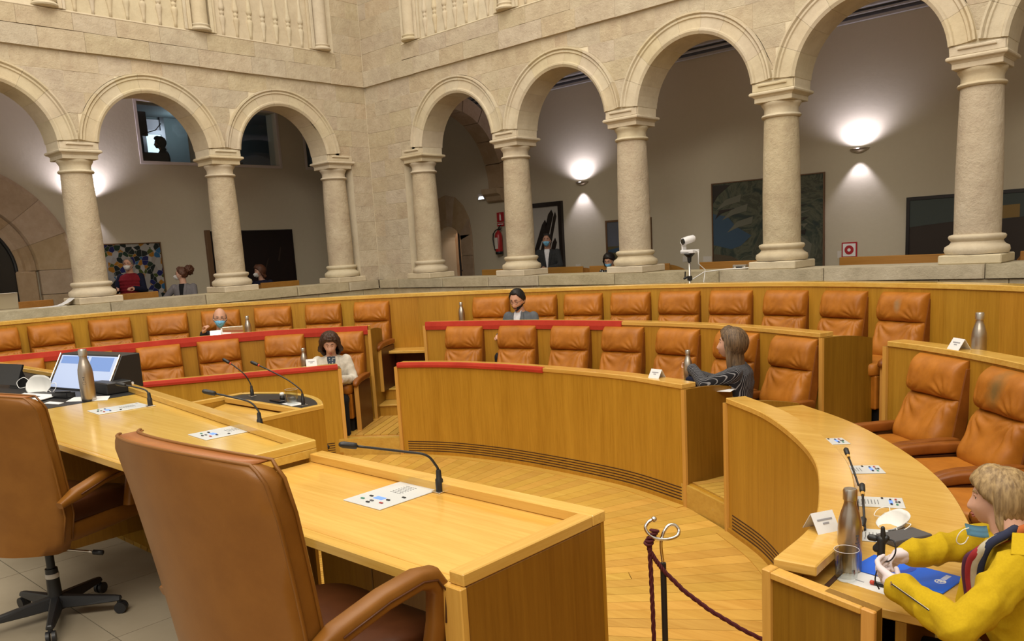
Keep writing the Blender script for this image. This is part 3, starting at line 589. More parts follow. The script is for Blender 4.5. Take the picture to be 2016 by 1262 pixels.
# gallery desks seen over the parapet
def gdesk(x0, x1, f, label, ca=True, cb=True):
    t = thing('gallery_desk', label, 'desk', (0, 0, 0), 0, 'low oak desks behind the parapet'); zt = 1.56
    MB().prism([(x0, GF), (x1, GF), (x1, zt), (x0, zt)], -.92, -.89, f).build('front_panel', 'gallery_oak', t, bevel=.006)
    MB().prism([(x0, zt-.30), (x1, zt-.30), (x1, zt-.27), (x0, zt-.27)], -1.35, -.92, f).build('worktop', 'gallery_oak', t, bevel=.004)
    for x, e in ((x0, 1), (x1, -1)):
        mb = MB(); n = 8; rings = []
        for k in range(n+1):
            q = k/n; dd = -.90-.45*q; zz = zt-.02-.24*q*q; rings.append([f(x-e*.25*q*q+s, z, dd) for s, z in ((0, GF), (e*.03, GF), (e*.03, zz), (0, zz))])
        mb.loft(rings); mb.build('end_panel', 'gallery_oak', t)
fRg = lambda u, z, d: (u, -d, z); fLg = lambda u, z, d: (d, -u, z)
for a, b, l in ((1.45, 2.3, 'oak gallery desk between the first and second right columns'), (2.75, 3.5, 'oak gallery desk in front of the standing masked man'), (3.62, 4.95, 'oak gallery desk where the dark haired woman leans'), (5.4, 6.7, 'oak gallery desk behind the white conference camera'), (7.2, 8.5, 'oak gallery desk under the red fire hose sign'), (9.0, 10.2, 'oak gallery desk at the right edge behind the fifth column')): gdesk(a, b, fRg, l)
for a, b, l in ((4.75, 5.8, 'oak gallery desk beside the silver laptop at the far left'), (3.35, 4.2, 'oak gallery desk in front of the man in the red vest'), (1.0, 1.7, 'oak gallery desk beside the woman with short dark hair')): gdesk(a, b, fLg, l)
# ================================================================ HEMICYCLE
R1A=[(2.75,-6.75),(3.46,-5.63),(3.91,-4.90),(4.39,-4.12)]
R1B=[(4.89,-3.81),(5.35,-3.62),(5.95,-3.53),(6.64,-3.53),(7.3,-3.59),(7.9,-3.76)]
R1C=[(8.40,-4.07),(8.79,-4.38),(9.15,-4.79),(9.43,-5.2),(9.63,-5.64),(9.75,-6.0),(9.78,-6.36)]
R2A=[(2.05,-7.1),(2.28,-6.34),(2.50,-5.62),(2.72,-4.85),(3.10,-4.05),(3.93,-3.38)]
R2B=[(4.32,-2.92),(4.95,-2.72),(5.6,-2.56),(6.74,-2.48),(7.7,-2.61),(8.53,-2.93)]
R2C=[(9.09,-3.24),(9.36,-3.40),(9.66,-3.64),(9.98,-3.95),(10.35,-4.4),(10.65,-5.0),(10.8,-5.6),(10.88,-6.3),(10.9,-7.0)]
R3=[(1.42,-7.2),(1.42,-6.0),(1.52,-5.1),(1.85,-4.3),(2.35,-3.6),(3.0,-3.02),(3.9,-2.5),(5.1,-1.98),(6.4,-1.63),(7.65,-1.57),(8.9,-1.95),(9.75,-2.42),(10.6,-3.0),(11.4,-3.9),(11.9,-5.2)]
T1, T2 = .16, .415
H1, H2, H3 = .88, 1.16, 1.44
# floors
fl = MB(); fl.box(0, 13.0, -12.5, 0, -.12, -.022); fl = structure(fl, 'floor', 'oak_side')
CX, CY = 6.35, -6.95
def rad_to(curve_pts, a):
    best = 3.3; d = Vector((math.cos(a), math.sin(a)))
    for (x0, y0), (x1, y1) in zip(curve_pts, curve_pts[1:]):
        e = Vector((x1-x0, y1-y0)); w = Vector((x0-CX, y0-CY)); den = d.x*e.y-d.y*e.x
        if abs(den) < 1e-9: continue
        t = (w.x*e.y-w.y*e.x)/den; s = (w.x*d.y-w.y*d.x)/den
        if 0 <= s <= 1 and t > 0: best = t
    return best
front = [tuple(p) for p in np.concatenate([cr(R1A), cr(R1B), cr(R1C)])]
na = 92
for k in range(na):
    a0 = math.radians(-6+192*k/na); a1 = math.radians(-6+192*(k+1)/na); g = .0016
    ra, rb = rad_to(front, a0)+.01, rad_to(front, a1)+.01; rr = .35
    cuts = [rr]+([random.uniform(1.2, 1.9)] if k % 2 else [random.uniform(2.1, 2.8)] if k % 6 == 0 else [])+[None]
    for c0, c1 in zip(cuts, cuts[1:]):
        ea, eb = (ra, rb) if c1 is None else (c1, c1)
        P = lambda r, a: (CX+r*math.cos(a), CY+r*math.sin(a))
        q = [P(c0+.002, a0+g/max(c0, .3)), P(ea-.002, a0+g/ea), P(eb-.002, a1-g/eb), P(c0+.002, a1-g/max(c0, .3))]
        me = MB().prism(q, -.022, 0).mesh('plank', 'oak_floor'); o = bpy.data.objects.new('plank', me); COL.objects.link(o); o.parent = fl
# right side floor continues towards the barrier
for k in range(14):
    MB().box(9.40, 10.1, -9.9+.165*k+.002, -9.9+.165*(k+1)-.002, -.022, 0).build('plank', 'oak_floor', fl)
# border strip along the fronts
for cv in (R1A, R1B, R1C):
    mb = MB(); sweep(mb, cr(cv), rect(-.075, .02, -.01, .006)); tag(mb.build('trim_3', 'oak_floor'), kind='structure')
# tiers
def tier(z, inner, outer, zb, name):
    mb = MB(); poly = [tuple(p) for p in inner]+[tuple(p) for p in outer[::-1]]
    n = min(len(inner), len(outer)); A = inner[np.linspace(0, len(inner)-1, 60).astype(int)]; B = outer[np.linspace(0, len(outer)-1, 60).astype(int)]
    mb.loft([[(A[i][0], A[i][1], zb), (B[i][0], B[i][1], zb), (B[i][0], B[i][1], z), (A[i][0], A[i][1], z)] for i in range(60)]); return structure(mb, name, 'oak_floor')
in1 = off(np.concatenate([cr(R1A), cr(R1B), cr(R1C), [np.array((9.78, -7.2))]]), .03); out1 = off(np.concatenate([cr(R2A), cr(R2B), cr(R2C)]), .25)
tier(T1, in1, out1, -.02, 'floor_tier'); 
in2 = off(np.concatenate([cr(R2A), cr(R2B), cr(R2C)]), .62); out2 = cr(R3)
tier(T2, in2, out2, -.02, 'floor_tier')
def aisle(a1, b1, a2, b2, n1, label):
    """planked aisle: riser, landing planks, then two steps"""
    A1, B1, A2, B2 = map(np.array, (a1, b1, a2, b2)); d1 = (A2-A1); d2 = (B2-B1)
    P = lambda s, t: tuple((A1+d1*t)*(1-s)+(B1+d2*t)*s)
    t = thing('aisle_steps', label, 'steps')
    def slab(t0, t1, z0, z1, nm='tread', mt='oak_floor', inset=.004): MB().prism([P(0, t0), P(1, t0), P(1, t1), P(0, t1)], z0, z1).build(nm, mt, t, bevel=.004)
    slab(0, .03, 0.004, T1+.005, 'riser', 'oak_panel')
    n = 7
    for k in range(n): MB().prism([P(k/n+.006, .032), P((k+1)/n-.006, .032), P((k+1)/n-.006, .80), P(k/n+.006, .80)], T1+.001, T1+.012).build('plank', 'oak_floor', t)
    slab(.80, 1.13, T1+.001, .275, 'riser', 'oak_panel'); slab(.785, 1.13, .275, .295, 'tread')
    slab(1.05, 1.5, .296, T2-.015, 'riser', 'oak_panel'); slab(1.035, 1.5, T2-.014, T2+.006, 'tread')
aisle((4.33,-4.06), (4.82,-3.73), (3.72,-3.08), (4.18,-2.73), 0, 'oak steps climbing the aisle left of the central curved desk')
aisle((7.92,-3.74), (8.36,-4.0), (8.52,-2.86), (9.0,-3.18), 0, 'oak steps climbing the aisle right of the central curved desk')

def bench(curve, H, zf, label, red=None, red_h=.045, vents=False, work=True, ends=(1, 1), wz=-.09, wd=.52, group=None, wname=None, zw=None):
    t = thing('curved_desk', label, 'desk', (0, 0, 0), 0, group); L = cr(curve)
    mb = MB(); sweep(mb, L, rect(.012, .05, zf, H-.035)); mb.build('front_panel', 'oak_panel', t)
    mb = MB(); sweep(mb, L, rect(.002, .135, H-.035, H)); mb.build('top_rim', 'oak_top', t, bevel=.004)
    if red:
        S = L[int(red[0]*(len(L)-1)):int(red[1]*(len(L)-1))+1]; mb = MB(); sweep(mb, S, [(-.006, H-red_h), (-.010, H-red_h*.5), (-.004, H+.002), (.03, H+.004), (.03, H-.02), (.008, H-red_h)]); mb.build('red_edge_padding', 'red_velvet', t)
    if vents:
        S = L[int(vents[0]*(len(L)-1)):int(vents[1]*(len(L)-1))+1]
        for k in range(5): mb = MB(); sweep(mb, S, rect(.0105, .03, zf+.035+.022*k, zf+.043+.022*k)); mb.build('vent_slot', 'dark_slot', t)
    mb = MB(); sweep(mb, L, rect(-.002, .012, zf, zf+.03)); mb.build('plinth', 'oak_panel', t)
    if work:
        mb = MB(); sweep(mb, L, rect(.05, wd, H+wz-.03, H+wz)); mb.build('worktop', 'oak_top', t, bevel=.003)
        mb = MB(); sweep(mb, L, rect(wd-.16, wd-.13, zf, H+wz-.03)); mb.build('modesty_panel', 'oak_side', t)
        mb = MB(); sweep(mb, L, rect(.135, .15, H+wz, H+wz+.004)); mb.build('mic_slot', 'dark_slot', t)
    for e, i in zip(ends, (0, -1)):
        if not e: continue
        tg = L[1]-L[0] if i == 0 else L[-1]-L[-2]; tg = tg/np.linalg.norm(tg); nn = np.array([-tg[1], tg[0]]); p = L[i]; s = -1 if i == 0 else 1
        q = lambda a, b: tuple(p+tg*s*a+nn*b)
        n = 7; rings = []
        dd = wd-.02 if work else .12
        for k in range(n+1):
            b = -.002+(dd)*k/n; zt = H-.035-.045*max(0, (k/n-.2)/.8)**2
            rings.append([(*q(0, b), zf), (*q(.028, b), zf), (*q(.028, b), zt), (*q(0, b), zt)])
        mb = MB(); mb.loft(rings); mb.build('end_panel', 'oak_side', t)
        mb = MB(); rg = [(*q(-.002, -.006), 0), (*q(.03, -.006), 0), (*q(.03, .014), 0), (*q(-.002, .014), 0)]
        mb.loft([[(x, y, z) for x, y, _ in rg] for z in (zf, H-.036)]); mb.build('edge_strip', 'oak_edge', t)
    return t
bA = bench(R1A, H1, 0, 'left curved front desk with a thin red edge, white blazer woman behind its end', (0, 1), .042, (.80, .97), group='front row desks')
bB = bench(R1B, H1, 0, 'central curved front desk, its left half edged in red', (0, .545), .042, (.03, 1), group='front row desks')
bC = bench(R1C, H1, 0, 'right curved front desk with silver bottle and woman in mustard jacket', None, vents=(.02, 1), group='front row desks', ends=(1, 0))
bench(R2A, H2, T1, 'left rear desk wall with a broad red band, bald masked man behind', (0, 1), .085, group='rear row desks', ends=(0, 1))
bench(R2B, H2, T1, 'central rear desk wall, its left part banded in red, man in grey suit behind', (0, .56), .080, group='rear row desks')
bench(R2C, H2, T1, 'right rear desk wall with a name card and a steel bottle on it', None, group='rear row desks', ends=(1, 0))
# back ring wall
t = thing('curved_back_wall', 'tall curved oak back wall panelling behind the rear row of seats', 'wall panelling'); L = cr(R3)
n = 26; idx = np.linspace(0, len(L)-1, n+1).astype(int)
for a, b in zip(idx, idx[1:]):
    S = L[a:b+1].copy(); mb = MB(); d = (S[1]-S[0])*.006; S[0] = S[0]+d; sweep(mb, S, rect(0, .04, T2-.1, H3-.04)); mb.build('panel', 'oak_panel', t)
mb = MB(); sweep(mb, L, rect(-.012, .16, H3-.04, H3)); mb.build('top_cap', 'oak_top', t, bevel=.004)
mb = MB(); sweep(mb, L, rect(.04, .06, 0, H3-.045)); mb.build('backing', 'oak_side', t)
# shelf bench in the left aisle against the back wall
t = thing('wall_shelf', 'low oak shelf against the back wall at the top of the left aisle', 'shelf')
S = off(L, -.0)[53:66]; mb = MB(); sweep(mb, S, rect(-.30, -.004, .80, .83)); mb.build('board', 'oak_top', t, bevel=.004)
mb = MB(); sweep(mb, S, rect(-.06, -.004, T2+.002, .80)); mb.build('recess', 'leather_dark', t)

# end panel of the right desk
t = thing('desk_end_panel', 'framed oak end panel closing the right desk beside the water glass', 'panel')
Ep = [(9.775, -6.37), (10.13, -6.42)]; ev = Vector((Ep[1][0]-Ep[0][0], Ep[1][1]-Ep[0][1])); el_ = ev.length; ev.normalize(); en = Vector((ev.y, -ev.x))
fe = lambda u, z, d: (Ep[0][0]+ev.x*u+en.x*d, Ep[0][1]+ev.y*u+en.y*d, z)
MB().prism([(0, .0), (el_, .0), (el_, .83), (0, .86)], 0, .03, fe).build('board', 'oak_side', t)
for q in ([(0, 0), (.03, 0), (.03, .86), (0, .862)], [(el_-.04, 0), (el_, 0), (el_, .83), (el_-.04, .833)], [(.03, .835), (el_-.04, .812), (el_-.04, .833), (.03, .858)]): MB().prism(q, -.005, .045, fe).build('edge_frame', 'oak_edge', t, bevel=.003)
# ---------------------------------------------------------------- seats
def wr(p, seed, zc, k=1.0):
    """leather folds gathering towards the crease"""
    x, y, z = p; s = 0
    for j in range(7):
        ph = seed*2.3+j*1.7; xx = x*(1 if j % 2 else -1)
        s += (1-2*abs(math.sin(xx*13+(z-zc)*(9+4*j)+ph)))*math.exp(-abs(z-zc)*(6+j))*.30
    s += .6*noise.noise(Vector((x*9+seed*5, seed, z*5)))
    return s*k
def make_seat(name, seed):
    t = thing(name, 'tan leather seat', 'seat'); hd = .225; zt = .955; W2 = .213
    tilt = lambda z: -.05-(z-.42)*.20
    def pad(zc, h, b_, y0, kind, nm):
        nu, nv = 44, 34; vs = []; fs = []; a_ = W2
        for j in range(nv+1):
            for i in range(nu+1):
                u, v = math.sin(PI/2*(-1+2*i/nu)*.98)/math.sin(PI/2*.98), math.sin(PI/2*(-1+2*j/nv)*.95)/math.sin(PI/2*.95)
                x, z = a_*u, zc+h*v; prof = (max(0, 1-abs(u)**9)**.5)*(max(0, 1-abs(v)**(3.2 if kind else 4.5))**.5); f = 0
                for c, e in ((-.165, 1), (.165, 1)):          # folds fan out of the two ends of the crease
                    zz = z-(zc-h if kind else zc+h); xx = x-c; r = math.hypot(xx, zz); th = math.atan2(zz, xx)
                    f += (abs(math.sin(th*(7 if kind else 6)+seed*3+c*9+r*10))-.5)*math.exp(-((r-.07)/(.06 if kind else .10))**2)*(1 if kind else 1.5)
                if kind: f += .30*math.exp(-((x+.03*math.sin(seed*4)+.02*math.sin(z*9))/.012)**2)*(v > -.3)*-1+.22*math.exp(-((x-.06*math.sin(seed*7)-.04)/.010)**2)*-1*(v > 0)
                else: f += .55*(abs(math.sin((x*(15+4*math.sin(seed)))+z*11+seed*2+1.2*math.sin(z*16+seed)))-.5)*math.exp(-((v-.25)/.6)**2)
                f += .7*noise.noise(Vector((x*8+seed*5, seed, z*8)))
                bul = math.exp(-((z-.50)/.10)**2)*.045 if not kind else 0
                vs.append((x*(1-.02*(1-prof)), y0+tilt(z)+b_*prof+bul*prof+f*.013*prof, z))
        W_ = nu+1
        for j in range(nv):
            for i in range(nu): k = j*W_+i; fs.append((k, k+1, k+W_+1, k+W_))
        bd = [i for i in range(nu+1)]+[j*W_+nu for j in range(1, nv+1)]+[nv*W_+i for i in range(nu-1, -1, -1)]+[j*W_ for j in range(nv-1, 0, -1)]
        n0 = len(vs); vs += [(vs[k][0], y0-.02+tilt(vs[k][2]), vs[k][2]) for k in bd]; m_ = len(bd)
        for q in range(m_): fs.append((bd[q], n0+q, n0+(q+1) % m_, bd[(q+1) % m_]))
        fs.append(tuple(range(n0, n0+m_))); MB().add(vs, fs).build(nm, 'leather_tan', t, True)
    pad(zt-hd/2, hd/2, .088, .03, 1, 'head_cushion'); pad(.575, .165, .082, .02, 0, 'back_cushion')
    MB().loft([[(x, y+tilt(z), z) for x, y in ((-.213, -.05), (.213, -.05), (.213, .035), (.2, .04), (-.2, .04), (-.213, .035))] for z in (.30, .6, .915)]).build('back_shell', 'leather_side', t, bevel=.008)
    MB().sq((0, .235, .425), .208, .235, .055, .30, 32, 12, lambda p: Vector((p.x, p.y, p.z+.010*(p.y-.2)+wr(p, seed, .4, .003)))).build('seat_cushion', 'leather_tan', t, True)
    MB().box(-.2, .2, .03, .43, .13, .385).build('seat_base', 'leather_tan', t, bevel=.01)
    MB().box(-.19, .19, .0, .38, .0, .13).build('foot_recess', 'black', t)
    for s in (-1, 1):
        MB().box(s*.248-.020, s*.248+.020, -.02, .40, .0, .475).build('side_panel', 'leather_dark', t, bevel=.004)
        MB().box(s*.248-.022, s*.248+.022, .40, .422, .0, .482).build('panel_edge', 'oak_edge', t, bevel=.003)
        MB().sq((s*.248, .20, .510), .033, .255, .030, .45, 24, 10, lambda p: Vector((p.x, p.y, p.z-.035*max(0, (p.y-.25)/.2)**2))).build('armrest', 'leather_side', t, True)
    return t
protos = [make_seat('assembly_seat', s) for s in (.3, 1.7, 3.1, 4.6)]
used = set()
def put_seats(pts, outer, z, labels, group):
    L = cr(outer)
    for i, ((x, y), lab) in enumerate(zip(pts, labels)):
        d = np.hypot(L[:, 0]-x, L[:, 1]-y); k = int(np.argmin(d)); a = L[max(k-1, 0)]; b = L[min(k+1, len(L)-1)]; tg = (b-a)/np.linalg.norm(b-a); nn = np.array([-tg[1], tg[0]])
        rz = math.atan2(-nn[1], -nn[0])-PI/2; p = L[k]+tg*np.dot(np.array((x, y))-L[k], tg)-nn*.13
        j = (i*7+len(group)) % 4; pr = protos[j]
        if j in used: dup(pr, (p[0], p[1], z), rz, lab, group)
        else: used.add(j); pr.location = (p[0], p[1], z); pr.rotation_euler = (0, 0, rz); pr['label'] = lab; pr['group'] = group
N_ = ['first', 'second', 'third', 'fourth', 'fifth', 'sixth', 'seventh', 'eighth', 'ninth']
A2 = [(1.59,-6.12),(1.61,-5.62),(1.7,-5.08),(1.9,-4.56),(2.18,-4.09),(2.53,-3.66),(2.94,-3.28),(3.4,-2.96)]
put_seats(A2, R3, T2, ['tan leather rear row seat cut by the left picture edge']+[f'tan leather rear row seat on the left block, {w}' for w in ('seventh from the aisle', 'sixth from the aisle', 'fifth from the aisle', 'fourth from the aisle', 'third from the aisle', 'second from the aisle', 'next to the aisle armrest')], 'rear row seats, left block')
B2 = [(4.66,-2.33),(5.16,-2.14),(5.64,-1.99),(6.13,-1.86),(6.63,-1.77),(7.14,-1.72),(7.67,-1.74),(8.21,-1.88),(8.73,-2.07)]
put_seats(B2, R3, T2, ['tan leather rear row seat left of the man in grey suit', 'tan leather rear row seat of the man in grey suit', 'tan leather rear row seat just right of the man in grey suit']+[f'tan leather rear row seat, {w} to the right of the man in grey suit' for w in N_[1:6]]+['tan leather rear row seat with a rubbed grey patch on the headrest'], 'rear row seats, central block')
A1 = [(2.48,-6.25),(2.63,-5.68),(2.80,-5.08),(3.00,-4.55),(3.34,-4.06),(3.82,-3.66)]
put_seats(A1, R2A, T1, ['tan leather front row seat behind the white mask on the podium desk', 'tan leather front row seat half hidden behind the slanted monitor', 'tan leather front row seat third left of the white blazer woman', 'tan leather front row seat second left of the white blazer woman', 'tan leather front row seat next left of the white blazer woman', 'tan leather front row seat of the white blazer woman'], 'front row seats, left block')
B1 = [(4.82,-2.94),(5.39,-2.77),(5.98,-2.69),(6.55,-2.65),(7.12,-2.68),(7.70,-2.8),(8.26,-3.0)]
put_seats(B1, R2B, T1, ['tan leather front row seat at the left end of the central block']+[f'tan leather front row seat, {w} from the left in the central block' for w in N_[1:4]]+['tan leather front row seat next left of the woman in striped blouse', 'tan leather front row seat behind the woman in striped blouse', 'tan leather front row seat right of the woman in striped blouse'], 'front row seats, central block')
C1 = [(9.39,-3.63),(9.82,-4.03),(10.17,-4.50),(10.43,-5.05),(10.55,-5.65)]
put_seats(C1, R2C, T1, ['tan leather seat at the aisle end of the right block', 'tan leather seat with a dark smudge on its headrest, right block', 'tan leather seat cut by the right picture edge', 'tan leather seat behind the head of the woman in mustard jacket', 'tan leather seat nearest the woman in mustard jacket'], 'front row seats, right block')
# rubbed patches
for o in list(bpy.data.objects):
    if o.get('label', '').startswith('tan leather seat with a dark smudge') or 'rubbed grey patch' in o.get('label', ''):
        dark = 'smudge' in o['label']
        hc = [c for c in o.children if c.name.startswith('head_cushion')][0]; me = hc.data.copy(); hc.data = me
        m = M['leather_tan'].copy(); m.name = 'leather_worn'; nt = m.node_tree; b = nt.nodes['Principled BSDF']; src = b.inputs['Base Color'].links[0].from_socket
        tc = N(nt, 'ShaderNodeTexCoord'); mp = N(nt, 'ShaderNodeMapping'); mp.inputs['Location'].default_value = (-.0, 0, -.86); nt.links.new(tc.outputs['Object'], mp.inputs[0])
        ns = noise_n(nt, tc.outputs['Object'], 25, 3); sx = N(nt, 'ShaderNodeSeparateXYZ'); nt.links.new(mp.outputs[0], sx.inputs[0])
        cb = N(nt, 'ShaderNodeCombineXYZ'); nt.links.new(sx.outputs['X'], cb.inputs[0]); mz = N(nt, 'ShaderNodeMath', operation='MULTIPLY'); mz.inputs[1].default_value = .6; nt.links.new(sx.outputs['Z'], mz.inputs[0]); nt.links.new(mz.outputs[0], cb.inputs[2])
        ln = N(nt, 'ShaderNodeVectorMath', operation='LENGTH'); nt.links.new(cb.outputs[0], ln.inputs[0]); ad = N(nt, 'ShaderNodeMath', operation='MULTIPLY_ADD'); ad.inputs[1].default_value = .05; nt.links.new(ns, ad.inputs[0]); nt.links.new(ln.outputs['Value'], ad.inputs[2])
        mr = N(nt, 'ShaderNodeMapRange'); mr.inputs['From Min'].default_value = .035; mr.inputs['From Max'].default_value = .10 if dark else .065; mr.inputs['To Min'].default_value = .75 if dark else .55; mr.inputs['To Max'].default_value = 0
        nt.links.new(ad.outputs[0], mr.inputs[0]); mx = N(nt, 'ShaderNodeMix', data_type='RGBA'); nt.links.new(mr.outputs[0], mx.inputs['Factor']); nt.links.new(src, mx.inputs['A']); mx.inputs['B'].default_value = (.10, .085, .03, 1) if dark else (.26, .21, .12, 1)
        nt.links.new(mx.outputs['Result'], b.inputs['Base Color']); me.materials[0] = m

# ---------------------------------------------------------------- desk mic consoles
def console(x, y, z, rz, w, h, label, group, base_mic=True):
    t = thing('microphone_console', label, 'console', (x, y, z), rz, group)
    MB().box(-w/2, w/2, -h/2, h/2, 0, .004).build('plate', 'plate', t, bevel=.0015)
    mb = MB()
    for r in range(7):
        for c in range(5): mb.box(-.028+.012*c-.004+.002*r*0, -.028+.012*c+.004, .01+.012*r-.0015, .01+.012*r+.0015, .004, .0046)
    tag(mb.build('speaker_holes', 'plate_dot', t), kind='stuff')
    MB().box(-.022, .022, -h*.26, -h*.18, .004, .0055).build('display', 'blue_key', t)
    for q, (a, b, mt) in enumerate(((-.05, -.34, 'green_key'), (.0, -.34, 'plate_dot'), (.05, -.34, 'red_key'), (.0, -.40, 'black'), (-.045, -.22, 'black'), (.045, -.22, 'black'), (.07, -.05, 'black'))):
        MB().box(a*w/.2-.008, a*w/.2+.008, h*b-.004, h*b+.004, .004, .0075).build('button', mt, t, bevel=.001)
    MB().box(-w*.4, -w*.26, h*.41, h*.44, .004, .0046).build('maker_mark', 'print_grey', t)
    return t
def gooseneck(base, pts, label, group=None, red=False):
    t = thing('gooseneck_microphone', label, 'microphone', base, 0, group); B = Vector(base)
    MB().box(-.022, .022, -.022, .022, 0, .005).build('mount', 'steel', t, bevel=.001)
    MB().lathe([(.0135, .004), (.0135, .045), (.010, .05), (.009, .075), (.007, .08)], seg=16).build('base_sleeve', 'black', t, True, auto=40)
    P = [Vector((0, 0, .075))]+[Vector(p)-B for p in pts]; L = np.array([tuple(p) for p in P]); C3 = []
    PP = [2*L[0]-L[1]]+list(L)+[2*L[-1]-L[-2]]
    for i in range(1, len(PP)-2):
        a, b, c, d = PP[i-1:i+3]
        for k in range(6): q = k/6; C3.append(.5*((2*b)+(c-a)*q+(2*a-5*b+4*c-d)*q*q+(3*b-a-3*c+d)*q**3))
    C3.append(PP[-2]); MB().tube(C3, .0045, 8).build('neck', 'black', t, True)
    e = Vector(C3[-1]); dr = (e-Vector(C3[-3])).normalized(); MB().tube([e-dr*.002, e, e+dr*.012, e+dr*.045, e+dr*.055, e+dr*.06], [.006, .0105, .0115, .0115, .009, .004], 14).build('capsule', 'black', t, True)
    if red: MB().tube([e-dr*.012, e-dr*.002], .0085, 12).build('light_ring', 'marker_red', t, True)
    return t
# ================================================================ PRESIDIUM
t = tag(MB().box(-2, 9.44, -13, -6.86, -.02, .31).build('floor_podium', 'mortar'), kind='structure')
for i in range(14):
    for j in range(9):
        x0, y0 = 1.12+.62*i, -12.4+.62*j
        if x0+.62 < 9.6: MB().box(x0+.002, x0+.618, y0+.002, min(y0+.618, -6.88), .31, .33).build('tile', 'podium_stone', t)
LZ, UZ = 1.06, 1.11
t = thing('podium_side_desk', 'lower oak podium desk at the right end with white console', 'desk')
MB().box(8.005, 9.40, -7.33, -6.80, LZ-.035, LZ).build('worktop', 'oak_top', t, bevel=.002)
MB().box(8.005, 9.384, -7.375, -7.331, LZ-.035, LZ).build('front_lipping', 'oak_top', t, bevel=.004)
MB().box(8.005, 9.452, -6.84, -6.778, LZ+.0005, 1.095).build('back_rim', 'oak_top', t, bevel=.003)
MB().box(9.40, 9.452, -7.37, -6.842, LZ+.0005, 1.0945).build('side_rim', 'oak_top_y', t, bevel=.003)
MB().box(9.402, 9.45, -7.36, -6.80, .0, LZ-.0005).build('end_panel', 'oak_side', t, bevel=.003); MB().box(9.385, 9.454, -7.385, -7.361, .0, LZ-.0).build('edge_post', 'oak_edge', t, bevel=.003)
for i in range(4): MB().box(8.0+.345*i, 8.34+.345*i, -6.83, -6.80, .335, LZ-.036).build('back_board', 'oak_side', t, bevel=.003)
MB().box(8.005, 9.448, -6.799, -6.782, .0, LZ-.0).build('front_panel', 'oak_panel', t)
t = thing('podium_desk', 'upper oak podium desk with an inlaid black section', 'desk')
def ring(z0, z1, poly, nm, mt, **k): MB().prism(poly, z0, z1).build(nm, mt, t, **k)
far = lambda x: -6.43-(x-5.28)*.136
ring(UZ-.035, UZ, [(5.66, -7.36), (8.0, -7.36), (8.0, far(8.0)), (5.66, far(5.66))], 'worktop', 'oak_top', bevel=.002)
ring(UZ-.034, UZ+.001, [(2.6, -7.36), (5.655, -7.36), (5.655, far(5.655)-.001), (5.28, -6.431), (2.6, -6.431)], 'black_inlay', 'black')
ring(UZ-.035, UZ, [(5.66, -7.385), (8.0, -7.385), (8.0, -7.361), (5.66, -7.361)], 'front_lipping', 'oak_top', bevel=.004)
ring(UZ+.0005, 1.145, [(5.28, far(5.28)-.065), (7.93, far(7.93)-.065), (7.93, far(7.93)), (5.28, far(5.28))], 'back_rim', 'oak_top', bevel=.003)
ring(UZ+.0015, 1.145, [(2.6, -6.5), (5.28, -6.495), (5.279, -6.43), (2.6, -6.43)], 'back_rim', 'oak_top', bevel=.003)
ring(UZ+.0005, 1.145, [(7.931, -7.385), (8.0, -7.385), (8.0, far(8)), (7.93, far(7.93))], 'side_rim', 'oak_top_y', bevel=.003)
ring(.33, UZ-.035, [(7.93, -7.36), (7.99, -7.36), (7.99, far(8)-.05), (7.93, far(7.93)-.05)], 'side_panel', 'oak_side')
ring(.0, UZ-.036, [(2.6, -6.46), (5.28, -6.46), (7.929, far(7.93)-.03), (7.929, far(7.93)-.005), (5.28, -6.435), (2.6, -6.435)], 'front_panel', 'oak_panel')
ring(.33, UZ-.035, [(2.6, -6.62), (5.28, -6.62), (7.93, far(7.93)-.10), (7.93, far(7.93)-.07), (5.28, -6.59), (2.6, -6.59)], 'back_board', 'oak_side')
for x in (5.9, 4.6): ring(.33, UZ-.036, [(x, -7.2), (x+.04, -7.2), (x+.04, -6.6), (x, -6.6)], 'divider', 'oak_side')
console(8.675, -6.95, LZ, 0, .20, .285, 'white microphone console on the lower podium desk at right', 'podium consoles')
console(7.32, -6.84, UZ, math.radians(-4), .20, .27, 'microphone console half hidden behind the near leather chair', 'podium consoles')
console(6.11, -6.83, UZ, math.radians(-4), .20, .28, 'microphone console near the black desk section and the steel bottle', 'podium consoles')
gooseneck((8.79, -6.84, LZ), [(8.785, -6.845, 1.155), (8.765, -6.87, 1.195), (8.715, -6.93, 1.215), (8.635, -7.06, 1.252)], 'black gooseneck microphone on the lower podium desk at right', 'podium microphones')
gooseneck((7.42, -6.715, UZ), [(7.415, -6.715, 1.20), (7.385, -6.735, 1.24), (7.33, -6.79, 1.268), (7.29, -6.85, 1.292)], 'black gooseneck microphone above the console behind the near chair', 'podium microphones')
gooseneck((6.22, -6.70, UZ), [(6.22, -6.70, 1.18), (6.205, -6.71, 1.205), (6.15, -6.74, 1.222), (6.10, -6.775, 1.236)], 'black gooseneck microphone beside the slanted monitor', 'podium microphones')
